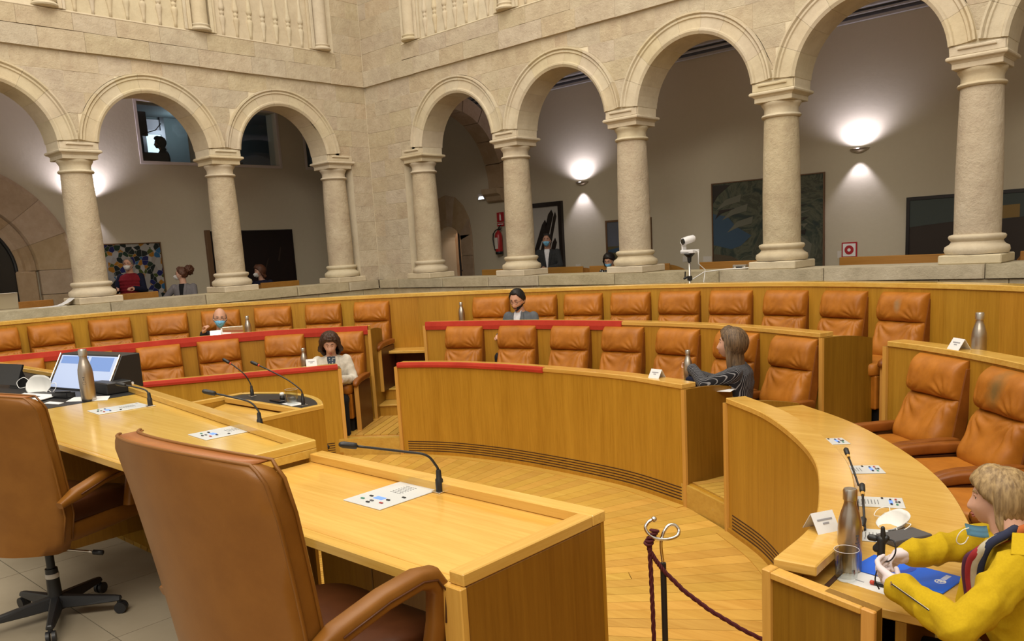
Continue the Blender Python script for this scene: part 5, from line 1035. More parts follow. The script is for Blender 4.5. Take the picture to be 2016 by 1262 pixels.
# ---------------------------------------------------------------- podium chairs
def exec_chair(loc, rz, label, h, az=0):
    t = thing('swivel_chair', label, 'chair', loc, rz, 'leather swivel chairs on the podium')
    # back: closed curved shell, forward = +y
    n = 22; rings = []
    def sec(z, front):
        q = max(0, (z-.46)/(h-.46)); hw = (.305+.048*q**.6)*(1 if q < .93 else 1-.13*((q-.93)/.07)**2)*(1 if z > .5 else .9); y0 = -.235-.075*q-.03*q*q
        out = []
        for k in range(n+1):
            s = -1+2*k/n; out.append((s*hw, y0+.09*s*s+(.0 if not front else 0), z))
        return hw, y0, out
    zs = [.38, .43, .55, .65, .75, .85, .95, 1.02, h-.035, h-.012, h]
    for z in zs:
        q = (z-.40)/(h-.40); th = .085 if z < h-.02 else (.07 if z < h-.005 else .045); shr = 0 if z > .42 else .12
        hw, y0, o = sec(z, 0); o = [(x*(1-shr), y, zz-.028*(abs(x)/max(hw, .01))**2*(z > h-.04)) for x, y, zz in o]
        inner = [(x*.965, y+th*(1-.35*(abs(x)/hw)**3), zz) for x, y, zz in o]; rings.append(o+inner[::-1])
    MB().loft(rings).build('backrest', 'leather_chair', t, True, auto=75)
    # piping along the outer and inner edge
    for yy, nm in ((.004, 'piping'), (.062, 'piping')):
        pl = []
        for sx in (-1,):
            for z in zs[1:]: hw, y0, o = sec(z, 0); k = 0 if sx < 0 else n; p = o[k]; pl.append(Vector((p[0]*(1.004 if yy < .01 else .972), p[1]+yy*.88, p[2]-.028*(z > h-.04))))
        top = [Vector((x, y+yy*.9, h-.028*(abs(x)/sec(h, 0)[0])**2+.002)) for x, y, _ in sec(h, 0)[2]]
        rr = [Vector((-p.x, p.y, p.z)) for p in reversed(pl)]; MB().tube(pl[:-1]+top+rr[1:], .0045, 6).build(nm, 'leather_chair', t, True)
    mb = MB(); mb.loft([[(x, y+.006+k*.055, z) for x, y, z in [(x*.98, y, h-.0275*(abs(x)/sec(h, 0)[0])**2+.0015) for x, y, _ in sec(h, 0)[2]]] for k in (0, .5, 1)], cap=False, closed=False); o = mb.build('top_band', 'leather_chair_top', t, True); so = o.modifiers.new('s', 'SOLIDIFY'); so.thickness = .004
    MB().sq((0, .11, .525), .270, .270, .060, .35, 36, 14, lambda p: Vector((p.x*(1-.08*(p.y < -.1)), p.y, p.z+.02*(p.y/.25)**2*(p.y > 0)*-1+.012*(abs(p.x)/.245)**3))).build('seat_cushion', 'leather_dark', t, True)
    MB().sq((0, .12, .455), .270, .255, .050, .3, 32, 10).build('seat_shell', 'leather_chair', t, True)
    for s in (-1, 1):
        w_ = .350 if s > 0 else .300; q = [(s*w_, -.195, .695+az), (s*w_, -.11, .722+az), (s*(w_-.003), .03, .752+az), (s*(w_-.006), .14, .762+az), (s*(w_-.006), .185, .752+az), (s*(w_-.008), .212, .715+az), (s*(w_-.012), .208, .63), (s*(w_-.03), .19, .50)]
        rings = []
        for i, p in enumerate(q):
            a = Vector(q[max(i-1, 0)]); b = Vector(q[min(i+1, len(q)-1)]); tg = (b-a).normalized(); nn = Vector((0, -tg.z, tg.y)); w = (.030 if i < 5 else .024)*(.55 if i == 0 else 1); hgt = (.026 if i < 4 else .030)*(.55 if i == 0 else 1)
            rings.append([tuple(Vector(p)+Vector((1, 0, 0))*w*math.copysign(abs(math.cos(u))**.6, math.cos(u))+nn*hgt*math.copysign(abs(math.sin(u))**.6, math.sin(u))) for u in [2*PI*k/16 for k in range(16)]])
        MB().loft(rings).build('armrest', 'leather_chair', t, True, auto=60)
        MB().tube([(p[0]+s*.031, p[1], p[2]+.0) for p in q[1:7]], .003, 6).build('piping', 'leather_dark', t, True)
        MB().tube([(s*(w_+.004), .198, .56), (s*(w_+.013), .198, .56)], .009, 10).build('screw_cap', 'black', t)
    MB().lathe([(.035, .35), (.035, .33), (.018, .32), (.018, .24), (.026, .24), (.03, .10), (.045, .09), (.045, .05)], seg=20).build('gas_column', 'black', t, True, auto=40); MB().lathe([(.0275, .195), (.0285, .197), (.0288, .215), (.027, .217)], seg=20).build('paper_label', 'label_white', t, True)
    MB().tube([(.02, .0, .335), (.16, .06, .31), (.19, .07, .305)], .006, 8).build('lever', 'steel', t, True); MB().tube([(.19, .07, .305), (.23, .085, .30)], .012, 8).build('lever_knob', 'black', t, True)
    for k in range(5):
        a = 2*PI*k/5+.45; c, s = math.cos(a), math.sin(a); mb = MB(); rings = []
        for r, w, z0, z1 in ((.02, .03, .055, .11), (.12, .026, .055, .10), (.26, .02, .06, .085), (.285, .017, .062, .08)): rings.append([(c*r-s*w, s*r+c*w, z0), (c*r+s*w, s*r-c*w, z0), (c*r+s*w*.6, s*r-c*w*.6, z1), (c*r-s*w*.6, s*r+c*w*.6, z1)])
        mb.loft(rings).build('leg', 'black', t, bevel=.004)
        mb = MB()
        for e in (-1, 1):
            ctr = Vector((c*.28-s*.012*e, s*.28+c*.012*e, .027)); ax = Vector((-s, c, 0)); mb.tube([ctr-ax*.007, ctr+ax*.007], .026, 16)
        mb.tube([(c*.275, s*.275, .045), (c*.275, s*.275, .065)], .01, 8); tag(mb.build('caster', 'black', t, True, auto=40), kind='stuff')
    return t
exec_chair((9.03, -7.60, .33), math.radians(1), 'brown leather swivel chair in the foreground, its back filling the frame', 1.165)
exec_chair((6.88, -7.52, .33), math.radians(22), 'brown leather swivel chair at the left picture edge', 1.10, -.08)
# ================================================================ PEOPLE
def g(x, c, w): return math.exp(-((x-c)/w)**2)
def head_r(az, el, female=False):
    """surface point of the head for azimuth/elevation in degrees (az 0 = face)"""
    a, e = math.radians(az), math.radians(el); d = Vector((math.sin(a)*math.cos(e), math.cos(a)*math.cos(e), math.sin(e)))
    p = Vector((d.x*.074, d.y*.094, d.z*.114)); low = max(0, -p.z/.114)
    p.x *= 1-.30*low**1.4; 
    if p.y < 0: p.y *= 1-.45*low**1.2; p.x *= 1-.12*low
    else: p.y += .034*low**1.1*max(0, math.cos(a))**2*max(0, math.cos(e))**.5; p.z *= 1-.04*low
    A = abs(az); k = 0
    if A < 110:
        nose = .0235*g(az, 0, 7.5+3.5*(el < -14))*(g(el, -18, 7) if el < -18 else g(el, -18, 18))
        k += nose+.004*g(az, 0, 30)*g(el, 14, 7)-.009*g(A, 20, 9)*g(el, 3, 8)+.005*g(A, 36, 14)*g(el, -16, 12)
        k += .0065*g(az, 0, 15)*(g(el, -34, 3.2)+g(el, -42, 3.6))-.004*g(az, 0, 17)*g(el, -38, 1.8)+.009*g(az, 0, 20)*g(el, -58, 10)-.003*g(az, 0, 16)*g(el, -49, 4)
    q = p.length+k; return p.normalized()*q
def person(name, label, root, face, s=.87, yawh=0, pitch=0, roll=0, joints=None, skin='skin', top='suit_dark', legs='suit_dark', hair=('short', 'hair_brown'), mask=None, glasses=False, stand=False, vox=.009, hands=True, glove=None, inner=None, sleeve=1.0, wide=1.0, lean=0, fingers=None, extras=None, collar=False, vest=None, beard=False, face_detail=True, hs=1.0, rump=.0):
    t = thing(name, label, 'person', root, math.radians(face)-PI/2)
    J = dict(hip=(0, 0, .50), waist=(0, .01, .64), chest=(0, .0, .83), neck=(0, .01, 1.0), head=(0, .045, 1.148), shL=(-.165, .0, .935), shR=(.165, .0, .935), elL=(-.235, .10, .70), elR=(.235, .10, .70), wrL=(-.14, .33, .74), wrR=(.14, .33, .74), knL=(-.10, .42, .50), knR=(.10, .42, .50), anL=(-.11, .42, .09), anR=(.11, .42, .09))
    if stand: 
        dz = .42
        for k_ in list(J):
            if k_[:2] not in ('kn', 'an'): J[k_] = (J[k_][0], J[k_][1], J[k_][2]+dz)
        J.update(knL=(-.09, .03, .50), knR=(.09, .03, .50), anL=(-.10, .0, .09), anR=(.10, .0, .09))
    if lean:
        h = J['hip']
        for k_ in ('waist', 'chest', 'neck', 'head', 'shL', 'shR'):
            x, y, z = J[k_]; dy, dz = y-h[1], z-h[2]; c, q = math.cos(math.radians(lean)), math.sin(math.radians(lean)); J[k_] = (x, h[1]+dy*c+dz*q, h[2]+dz*c-dy*q)
    if joints: J.update(joints)
    J = {k_: Vector(v)*s for k_, v in J.items()}
    def ell(c, rx, ry, up_, e=.85, n=20):
        upv = Vector(up_).normalized(); sx = (J['shR']-J['shL']).normalized(); fy = upv.cross(sx).normalized()*-1; sx = upv.cross(fy)*1
        return [tuple(c+sx*rx*s*wide*math.copysign(abs(math.cos(a))**e, math.cos(a))+fy*ry*s*math.copysign(abs(math.sin(a))**e, math.sin(a))) for a in [2*PI*k/n for k in range(n)]]
    def torso(mb, f=1.0, top_=True, base=True):
        sp = J['chest']-J['waist']; nk = J['neck']-J['chest']
        sh = (J['shL']+J['shR'])/2
        R = [(J['hip']-sp*.55, .12, .09, sp), (J['hip']-sp*.2, .165, .115, sp), (J['waist'], .14, .105, sp), (J['chest'], .165, .118, sp), (sh-nk*.10, .172, .105, nk), (sh+nk*.16, .145, .082, nk), (sh+nk*.30, .085, .062, nk), (J['neck']+nk*.0, .060, .056, nk)]
        if not base: R = R[1:]
        mb.loft([ell(c, rx*f, ry*f, u) for c, rx, ry, u in R])
    def arm(mb, S, f=1.0, end=1.0, w=1.0):
        sh, el, wr_ = J['sh'+S], J['el'+S], J['wr'+S]
        mb.caps(sh, el, .052*s*f, .042*s*f, 14); e2 = el.lerp(wr_, end); mb.caps(el, e2, .043*s*f, .028*s*f*w+(.004 if f > 1 else 0), 14)
    def leg(mb, S, f=1.0):
        hp_ = J['hip']+Vector(((-.085 if S == 'L' else .085)*s, 0, -.02*s)); mb.caps(hp_, J['kn'+S], .082*s*f, .058*s*f, 14); mb.caps(J['kn'+S], J['an'+S], .056*s*f, .038*s*f, 14)
        an = J['an'+S]; mb.caps(an+Vector((0, -.02, -.05*s)), an+Vector((0, .15*s, -.062*s)), .034*s, .026*s, 10)
    HR = Matrix.Rotation(math.radians(yawh), 4, 'Z') @ Matrix.Rotation(math.radians(pitch), 4, 'X') @ Matrix.Rotation(math.radians(roll), 4, 'Y')
    HC = J['head']; H_ = lambda p: HC+(HR @ (Vector(p)*s*hs))
    # body: one continuous surface
    body = MB(); torso(body, .94); body.caps(J['neck']-(J['head']-J['neck'])*.25, J['head'].lerp(J['neck'], .35), .058*s, .054*s, 14)
    nu, nv = (64, 48) if vox < .006 else (44, 34); vs = []; fs = []
    for j in range(1, nv):
        for i in range(nu): vs.append(H_(head_r(-180+360*i/nu, -90+180*j/nv)))
    for j in range(nv-2):
        for i in range(nu): k = (i+1) % nu; fs.append((j*nu+i, j*nu+k, (j+1)*nu+k, (j+1)*nu+i))
    fs += [tuple(range(nu-1, -1, -1)), tuple(range((nv-2)*nu, (nv-1)*nu))]; body.add(vs, fs)
    for e in (-1, 1):
        body.sq((0, 0, 0), .010, .020, .031, .9, 12, 10, lambda p: H_((e*.074+p.x, -.006+p.y-p.z*.15, -.010+p.z)))
    for S in 'LR':
        arm(body, S, .88); leg(body, S, .92)
    def hand(mb, S, f=1.0):
        wr_ = J['wr'+S]; el = J['el'+S]; d = (wr_-el).normalized(); sgn = -1 if S == 'L' else 1
        spec = (fingers or {}).get(S, {}); d = Vector(spec.get('dir', d)).normalized(); n_ = Vector(spec.get('palm', (0, 0, -1))); n_ = (n_-d*n_.dot(d)).normalized(); w = d.cross(n_)*(-sgn if not spec.get('flip') else sgn)
        curl = spec.get('curl', 35); k = s*f
        P = lambda a, b, c: wr_+d*a*k+w*b*k+n_*c*k
        mb.caps(P(-.01, 0, 0), P(.03, 0, 0), .026*k, .028*k, 12)
        for b in (-.026, -.009, .009, .026): mb.caps(P(.02, b*.6, .0), P(.082, b, .002), .0155*k, .0115*k, 10)
        for i_, (b, L_) in enumerate(((-.030, .062), (-.010, .074), (.010, .080), (.030, .070))):   # little to index
            a = P(.082, b, .002); ang = 0; dd = spec.get('extra', {}).get(i_, 0)
            for q, sg in enumerate((.45, .32, .23)):
                ang += math.radians((curl+dd)*(.8 if q == 0 else 1)); nx = a+(d*math.cos(ang)+n_*math.sin(ang))*L_*sg*k; mb.caps(a, nx, (.0098-.001*q)*k, (.0092-.0012*q)*k, 10); a = nx
        tc = spec.get('thumb', 35); a = P(.018, .026, .006); b1 = P(.050, .050, .016+.0004*tc); c1 = P(.078, .050-.0002*tc, .026+.0006*tc); e1 = P(.100, .044-.0004*tc, .030+.0008*tc)
        mb.caps(a, b1, .0145*k, .0118*k, 10); mb.caps(b1, c1, .0115*k, .0105*k, 10); mb.caps(c1, e1, .0102*k, .0085*k, 10)
    if hands and not glove:
        for S in 'LR': hand(body, S)
    fuse(body, 'body', skin, t, vox, 3)
    if glove:
        for S in 'LR':
            mb = MB(); hand(mb, S, 1.04); d = (J['wr'+S]-J['el'+S]).normalized(); mb.caps(J['wr'+S]-d*.045*s, J['wr'+S], .030*s, .029*s, 14); fuse(mb, 'glove', glove, t, .0032, 3)
    # clothing
    mb = MB(); torso(mb, 1.09)
    for S in 'LR':
        arm(mb, S, 1.22, .93*sleeve, 1.25)
    o_ = fuse(mb, 'jacket' if not vest else 'sweater', top, t, vox*1.0, 4)
    if rump: crumple(o_, rump, 11)
    if vest:
        mb = MB(); torso(mb, 1.17); nk = J['neck']-J['chest']
        for k_ in range(7): mb.loft([ell(J['waist'].lerp(J['chest'], -.6+.30*k_)+(J['chest']-J['waist'])*e, (.158+.006*min(k_, 4))*1.2*q, .118*1.2*q, (J['chest']-J['waist'])) for e, q in ((-.14, .9), (-.07, 1), (.07, 1), (.14, .9))])
        fuse(mb, 'padded_vest', vest, t, vox, 2)
    mb = MB()
    for S in 'LR': 
        hp_ = J['hip']+Vector(((-.085 if S == 'L' else .085)*s, 0, -.02*s)); mb.caps(hp_, J['kn'+S], .092*s, .068*s, 14); mb.caps(J['kn'+S], J['an'+S], .066*s, .05*s, 14)
    mb.caps(J['hip']+Vector((-.06*s, 0, -.02)), J['hip']+Vector((.06*s, 0, -.02)), .115*s, .115*s, 14); fuse(mb, 'trousers', legs, t, vox*1.2, 3)
    for S in 'LR':
        an = J['an'+S]; MB().caps(an+Vector((0, -.03*s, -.052*s)), an+Vector((0, .16*s, -.060*s)), .038*s, .030*s, 12).build('shoe', 'black', t, True)
    # chest opening: shirt or blouse, and lapels
    if inner:
        nk = J['neck']-J['chest']; sh = (J['shL']+J['shR'])/2; upv = nk.normalized(); sx = (J['shR']-J['shL']).normalized(); fy = (upv.cross(sx))*-1
        if fy.dot(Vector((0, 1, 0))) < 0: fy = -fy
        L0 = [(J['neck']+fy*.060*s, .046), (sh+nk*.18+fy*.088*s, .048), (sh-nk*.1+fy*.114*s, .040), (J['chest']+fy*.128*s, .030), (J['chest'].lerp(J['waist'], .5)+fy*.124*s, .020), (J['waist']+fy*.118*s, .012)]
        mb = MB(); mb.loft([[tuple(c+sx*w*s*u+fy*(.012-.010*u*u)*s*e) for u, e in ((-1, 1), (-.5, 1), (0, 1), (.5, 1), (1, 1), (1, -2.5), (0, -2.5), (-1, -2.5))] for c, w in L0]); mb.build('shirt_front', inner, t, True, auto=60)
        for e in (-1, 1):
            mb = MB(); mb.loft([[tuple(c+sx*(w*e*s)+fy*.012*s), tuple(c+sx*((w+q)*e*s)+fy*(.010-.18*q)*s), tuple(c+sx*((w+q)*e*s)+fy*(.002-.18*q)*s), tuple(c+sx*(w*e*s)-fy*.002*s)] for (c, w), q in zip(L0, (.025, .035, .052, .040, .022, .006))]); mb.build('lapel', top if not vest else vest, t, True, auto=50)
        if collar:
            for e in (-1, 1): mb = MB(); mb.loft([[tuple(J['neck']+nk*.15+sx*e*.052*s-fy*.0*s), tuple(J['neck']+nk*.28+sx*e*.055*s), tuple(J['neck']+nk*.25+sx*e*.048*s)], [tuple(J['neck']-nk*.02+sx*e*.045*s+fy*.055*s), tuple(J['neck']+nk*.10+sx*e*.035*s+fy*.060*s), tuple(J['neck']+nk*.08+sx*e*.03*s+fy*.055*s)], [tuple(sh+nk*.16+sx*e*.012*s+fy*.095*s), tuple(sh+nk*.24+sx*e*.006*s+fy*.090*s), tuple(sh+nk*.2+sx*e*.006*s+fy*.084*s)]]); mb.build('collar', inner, t, True)
    # face
    if face_detail:
        for e in (-1, 1):
            c = head_r(e*20, 2)*1.0-Vector((0, .0085, 0)); MB().sq((0, 0, 0), .0125, .0125, .0085, 1, 14, 10, lambda p: H_(c+p)).build('eye', 'eye_white', t, True)
            ci = c+Vector((0, .0105, 0)); MB().sq((0, 0, 0), .0055, .004, .0055, 1, 10, 8, lambda p: H_(ci+p)).build('iris', 'iris', t, True)
            MB().tube([H_(head_r(e*a, 7+b)+Vector((0, .001, 0))) for a, b in ((10, -1), (16, 1.2), (23, 1.2), (30, -1.5))], [.0015*s, .003*s, .003*s, .0015*s], 6).build('eyelid', skin, t, True)
            MB().tube([H_(head_r(e*a, 13+b)+Vector((0, .0006, 0))) for a, b in ((9, 0), (18, 3), (28, 2.5), (35, -1))], [.0022*s, .0034*s, .003*s, .001*s], 6).build('eyebrow', hair[1], t, True)
        if not mask:
            for e0, th in ((-34.5, .0042), (-41, .0050)):
                MB().tube([H_(head_r(a, e0-(.0 if abs(a) < 9 else (abs(a)-9)*.12)*(1 if e0 > -38 else -2.2))+Vector((0, .0002, 0))) for a in (-15, -9, -4, 0, 4, 9, 15)], [.001*s, th*s*.8, th*s, th*s*.85, th*s, th*s*.8, .001*s], 8).build('lip', 'lips', t, True)
    st, hm = hair
    if beard:
        vs = []; fs = []; na_, ne = 25, 9
        for i in range(na_):
            az = -85+170*i/(na_-1)
            for j in range(ne): hi = -20 if abs(az) > 60 else (-24 if abs(az) > 18 else -46); el = hi+(-78-hi)*j/(ne-1); vs.append(H_(head_r(az, el)*(1.035+.006*noise.noise(Vector((az, el, 1)))) ))
        for i in range(na_-1):
            for j in range(ne-1): a = i*ne+j; fs.append((a, a+1, a+ne+1, a+ne))
        n0 = len(vs); vs += [HC+(v-HC)*.96 for v in vs]; fs += [tuple(q+n0 for q in reversed(f)) for f in fs]; MB().add(vs, fs).build('beard', hm, t, True)
        MB().tube([H_(head_r(a, -29-abs(a)*.18)*1.01) for a in (-20, -10, 0, 10, 20)], [.002*s, .0045*s, .004*s, .0045*s, .002*s], 6).build('moustache', hm, t, True)
    DZ_ = {'fringe': 80, 'long': 74, 'bob': 66}.get(st, 58)
    def hairline(az):
        A = abs(az)
        if st == 'bald': return 42+(-30 if A > 70 else 0)
        if A < 35: return {'short': 40, 'crop': 44, 'fringe': 24, 'bob': 30, 'long': 34, 'curly': 30, 'bun': 40, 'grey': 48}[st]
        if A < 82: k = (A-35)/47; return (1-k)*{'short': 40, 'crop': 44, 'fringe': 22, 'bob': 28, 'long': 30, 'curly': 26, 'bun': 38, 'grey': 42}[st]+k*(-4)
        if A < 100: return -12
        return -32
    if st != 'bald':
        vol = {'short': .014, 'crop': .012, 'fringe': .032, 'bob': .026, 'long': .024, 'curly': .040, 'bun': .018, 'grey': .012}[st]
        drop = {'short': 0, 'crop': 0, 'fringe': .15, 'bob': .07, 'long': .24, 'curly': .07, 'bun': 0, 'grey': 0}[st]
        na_, ne = 73, 22; vs = []; fs = []
        for i in range(na_-1):
            az = -180+360*i/(na_-1); h0 = hairline(az)
            for j in range(ne):
                q = j/(ne-1); el = 90+(h0-90)*min(1, q/.72) if drop and abs(az) > DZ_ else 90+(h0-90)*q
                base = head_r(az, el); thick = vol*(math.sin(min(1, .25+q*1.4)*PI/2))*(1-.65*max(0, (q-.9)/.1) if not (drop and abs(az) > DZ_) else 1)
                p = base.normalized()*(base.length+thick)
                if st == 'crop' or st == 'short': p.z += .010*g(az, 0, 70)*(1-q)
                if drop and abs(az) > DZ_:
                    z_ = max(0, (q-.72)/.28); k = min(1, (abs(az)-DZ_)/18); flare = (.012*math.sin(z_*PI) if st != 'curly' else .022*math.sin(z_*PI))
                    p.z -= drop*z_*k; out = Vector((base.x, base.y*.9, 0)); out = out.normalized() if out.length > 1e-4 else Vector((0, -1, 0)); p += out*(flare+.016*z_*k*(1 if drop > .1 else .3))
                    if z_ > .8 and drop < .2: p -= out*.02*(z_-.8)/.2
                sr = .0035*math.sin(az*.55+3*math.sin(q*5))+.002*math.sin(az*1.3+q*4) if st not in ('curly', 'bun') else .011*noise.noise(Vector((p.x*42, p.y*42, p.z*42)))+.006*noise.noise(Vector((p.x*90, p.y*90, p.z*90)))
                p += base.normalized()*sr*(min(1, q*3)); vs.append(H_(p))
        m_ = na_-1
        for i in range(m_):
            k = (i+1) % m_
            for j in range(ne-1): fs.append((i*ne+j, i*ne+j+1, k*ne+j+1, k*ne+j))
        n0 = len(vs)
        for i in range(m_):
            az = -180+360*i/(na_-1); h0 = hairline(az)
            for j in range(ne):
                q = j/(ne-1); v = vs[i*ne+j]; el = 90+(h0-90)*q; a = H_(head_r(az, max(el, h0))*.97)
                if drop and abs(az) > DZ_ and q > .72: a = v+(HC-v)*.12
                vs.append(a)
        fs += [tuple(q+n0 for q in reversed(f)) for f in fs]
        for i in range(m_): k = (i+1) % m_; a = i*ne+ne-1; b = k*ne+ne-1; fs.append((a, a+n0, b+n0, b))
        MB().add(vs, fs).build('hair', hm, t, True)
        if st == 'bun':
            MB().sq((0, 0, 0), .082, .08, .082, 1, 40, 30, lambda p: H_(p*(1+.30*noise.noise(p*38)+.18*noise.noise(p*80))+Vector((0, -.125, .06)))).build('hair_bun', hm, t, True)
    else:
        vs = []; fs = []; na_, ne = 41, 6
        for i in range(na_):
            az = 68+224*i/(na_-1)
            for j in range(ne): q = j/(ne-1); base = head_r(az if az < 180 else az-360, 22-50*q); vs.append(H_(base*(1.05-.03*abs(q-.5))))
        for i in range(na_-1):
            for j in range(ne-1): a = i*ne+j; fs.append((a, a+1, a+ne+1, a+ne))
        n0 = len(vs); vs += [HC+(v-HC)*.93 for v in vs]; fs += [tuple(q+n0 for q in reversed(f)) for f in fs]; MB().add(vs, fs).build('hair', hm, t, True)
    if mask:
        vs = []; fs = []; na_, ne = 19, 13; kn = mask == 'mask_white'
        for i in range(na_):
            u = -1+2*i/(na_-1); az = 46*u
            for j in range(ne):
                v = j/(ne-1); top_e = -6-5*abs(u)**1.2; bot = -66+12*abs(u)**2; el = top_e+(bot-top_e)*v; p = head_r(az, el); o_ = Vector((math.sin(math.radians(az)), math.cos(math.radians(az)), 0))
                out = (.010+.020*(1-u*u)*math.sin(v*PI)*(1.5 if kn else .8)); vs.append(H_(Vector((p.x*1.02, max(p.y, .085*math.cos(math.radians(az))*(1-.15*v)), p.z))+o_*out*1.0+Vector((0, 0, .0012*math.sin(v*18)*(not kn)))))
        for i in range(na_-1):
            for j in range(ne-1): a = i*ne+j; fs.append((a, a+ne, a+ne+1, a+1))
        n0 = len(vs); vs += [v+(HC-v)*.03 for v in vs]; fs += [tuple(q+n0 for q in reversed(f)) for f in fs]; MB().add(vs, fs).build('face_mask', mask, t, True)
        for e in (-1, 1):
            for a, b in ((-13, 4), (-52, -14)): MB().tube([H_(head_r(e*46, a)+Vector((e*.004, .008, 0))), H_(head_r(e*66, (a+b)/2)*1.05), H_(Vector((e*.080, -.004, -.012+.02*(b > 0)-.01*(b < 0))))], .0015*s, 6).build('ear_loop', 'white', t, True)
    if glasses:
        for e in (-1, 1):
            c = head_r(e*20, 1)+Vector((0, .012, 0)); MB().tube([H_(c+Vector((.021*math.cos(a), -.004*abs(math.cos(a)), .016*math.sin(a)))) for a in [2*PI*k/18 for k in range(19)]], .0016*s, 6).build('glasses_rim', 'black', t, True)
            MB().tube([H_(c+Vector((e*.021, -.004, .004))), H_((e*.077, .03, .006)), H_((e*.079, -.01, .004))], .0015*s, 6).build('glasses_arm', 'black', t, True)
        MB().tube([H_(head_r(-9, 2)+Vector((0, .008, 0))), H_(head_r(9, 2)+Vector((0, .008, 0)))], .0016*s, 6).build('glasses_bridge', 'black', t, True)
    if extras: extras(t, J, H_, s)
    return t
def loc(root, face, s):
    """world point -> unscaled local joint of a person"""
    a = -(math.radians(face)-PI/2); c, q = math.cos(a), math.sin(a)
    def f(p): x, y, z = p[0]-root[0], p[1]-root[1], p[2]-root[2]; return ((x*c-y*q)/s, (x*q+y*c)/s, z/s)
    return f
# woman in mustard jacket, at the right desk
root = (10.47, -6.18, T1); F = 190; s = s_y = .85; L_ = loc(root, F, s)
def ex_yellow(t, J, H_, s):
    # scarf bands round the neck and down the front
    nk = J['neck']; sh = (J['shL']+J['shR'])/2; ch = J['chest']
    Q = [(10.396, -6.208, 1.035), (10.375, -6.275, 1.035), (10.345, -6.30, 1.01), (10.325, -6.29, .97), (10.318, -6.275, .92), (10.325, -6.265, .85)]
    for i, (mt, r) in enumerate((('scarf_plum', .011), ('scarf_red', .012), ('scarf_cream', .013), ('scarf_navy', .011))):
        o_ = (i-1.5)*.0165; pts = [Vector(L_((q[0]+o_*.75*(.4 if k == 0 else 1), q[1]-o_*.10+(.0 if i else .01), q[2]+o_*(.75 if k < 3 else .12))))*s_y for k, q in enumerate(Q)]
        MB().tube(sm(pts), r, 10).build('scarf_fold', mt, t, True)
    for mt, k0, k1, r in (('scarf_orange', (10.425, -6.19, 1.05), (10.405, -6.225, 1.045), .014), ('scarf_navy', (10.40, -6.235, 1.045), (10.378, -6.27, 1.04), .014)):
        MB().caps(Vector(L_(k0))*s_y, Vector(L_(k1))*s_y, r, r, 12).build('scarf_fold', mt, t, True)
    # jacket collar, epaulette, cuff zips
    for e in (-1,):
        mb = MB(); P = [nk+Vector((e*.055, -.075, .035)), nk+Vector((e*.092, -.005, .015)), nk+Vector((e*.085, .055, -.02)), sh+Vector((e*.075, .125, -.02)), ch+Vector((e*.085, .155, -.03)), ch+Vector((e*.075, .15, -.12))]
        Q = [p+Vector((e*.028, -.022, -.030)) for p in P]; mb.loft([[p, q, q+Vector((0, -.004, -.008)), p+Vector((0, -.004, -.008))] for p, q in zip(P, Q)]); mb.build('collar', 'wool_mustard', t, True, auto=60)
    a = J['shL']; mb = MB(); mb.loft([[a+Vector((x, y, z)) for y, z in ((-.017, .058+x*.35), (.017, .056+x*.35), (.017, .059+x*.35), (-.017, .061+x*.35))] for x, in ((.055,), (.02,), (-.01,), (-.03,))][:]); o = mb.build('epaulette', 'wool_mustard', t, bevel=.003)
    for S in 'L':
        w_, e_ = J['wr'+S], J['el'+S]; d = (w_-e_).normalized(); side = Vector((-1, 0, 0)); side = (side-d*side.dot(d)).normalized(); upv = d.cross(side); upv = upv if upv.z > 0 else -upv
        ln = [w_+(e_-w_)*q+(side*.9+upv*.44)*(.0455+.009*q) for q in (.10, .3, .55, .75)]
        MB().tube(sm(ln), .0016, 6).build('zip', 'black', t, True); MB().tube([p+upv*.0028 for p in sm(ln)], .0009, 6).build('zip_teeth', 'chrome', t, True)
        q = ln[0]; MB().box(-.002, .002, -.002, .002, -.006, .006).build('zip_pull', 'chrome', t).location = q
    # earring and blue mask hanging at the neck
    MB().sq((0, 0, 0), .005, .004, .009, 1, 10, 8, lambda p: H_(Vector((-.080, .004, -.048))+p)).build('earring', 'bronze', t, True)
    Wl = lambda p: Vector(L_(p))*s_y; c = Vector((10.322, -6.24, 1.037)); R_ = Vector((.73, .68, 0)); U_ = Vector((.10, -.12, .98)); vs = []
    for i in range(9):
        for j in range(7): u, v = -1+i/4, -1+j/3; vs.append(Wl(c+R_*(.030*u-.006*v)+U_*(.019*v-.006*u)+Vector((-.3, .6, 0))*(.016*u*u)+Vector((.5, -.5, 0))*.002*math.sin(v*8)))
    fs = [(i*7+j, i*7+j+1, i*7+j+8, i*7+j+7) for i in range(8) for j in range(6)]; n0 = len(vs); vs += [v+Vector((.0, .0025, .0)) for v in vs]; fs += [tuple(q+n0 for q in reversed(f)) for f in fs]; MB().add(vs, fs).build('hanging_mask', 'mask_blue', t, True)
    MB().tube(sm([Wl(c+R_*a+U_*b) for a, b in ((-.028, .014), (-.045, .008), (-.056, -.008), (-.058, -.026), (-.048, -.036), (-.034, -.032), (-.026, -.014))]), .0016, 6).build('mask_loop', 'ivory', t, True)
Y = dict(hip=(0, -.02, .44), waist=(0, .0, .60), chest=(0, .06, .78), neck=(0, .135, .945), shL=(-.165, .07, .90), shR=(.165, .13, .90))
Y['head'] = L_((10.342, -6.093, 1.095)); Y['neck'] = L_((10.375, -6.118, 1.005)); Y['chest'] = L_((10.41, -6.14, .86)); Y['waist'] = L_((10.45, -6.16, .71)); Y['hip'] = L_((10.50, -6.17, .58))
Y['shL'] = L_((10.435, -6.325, .985)); Y['shR'] = L_((10.36, -5.93, .955))
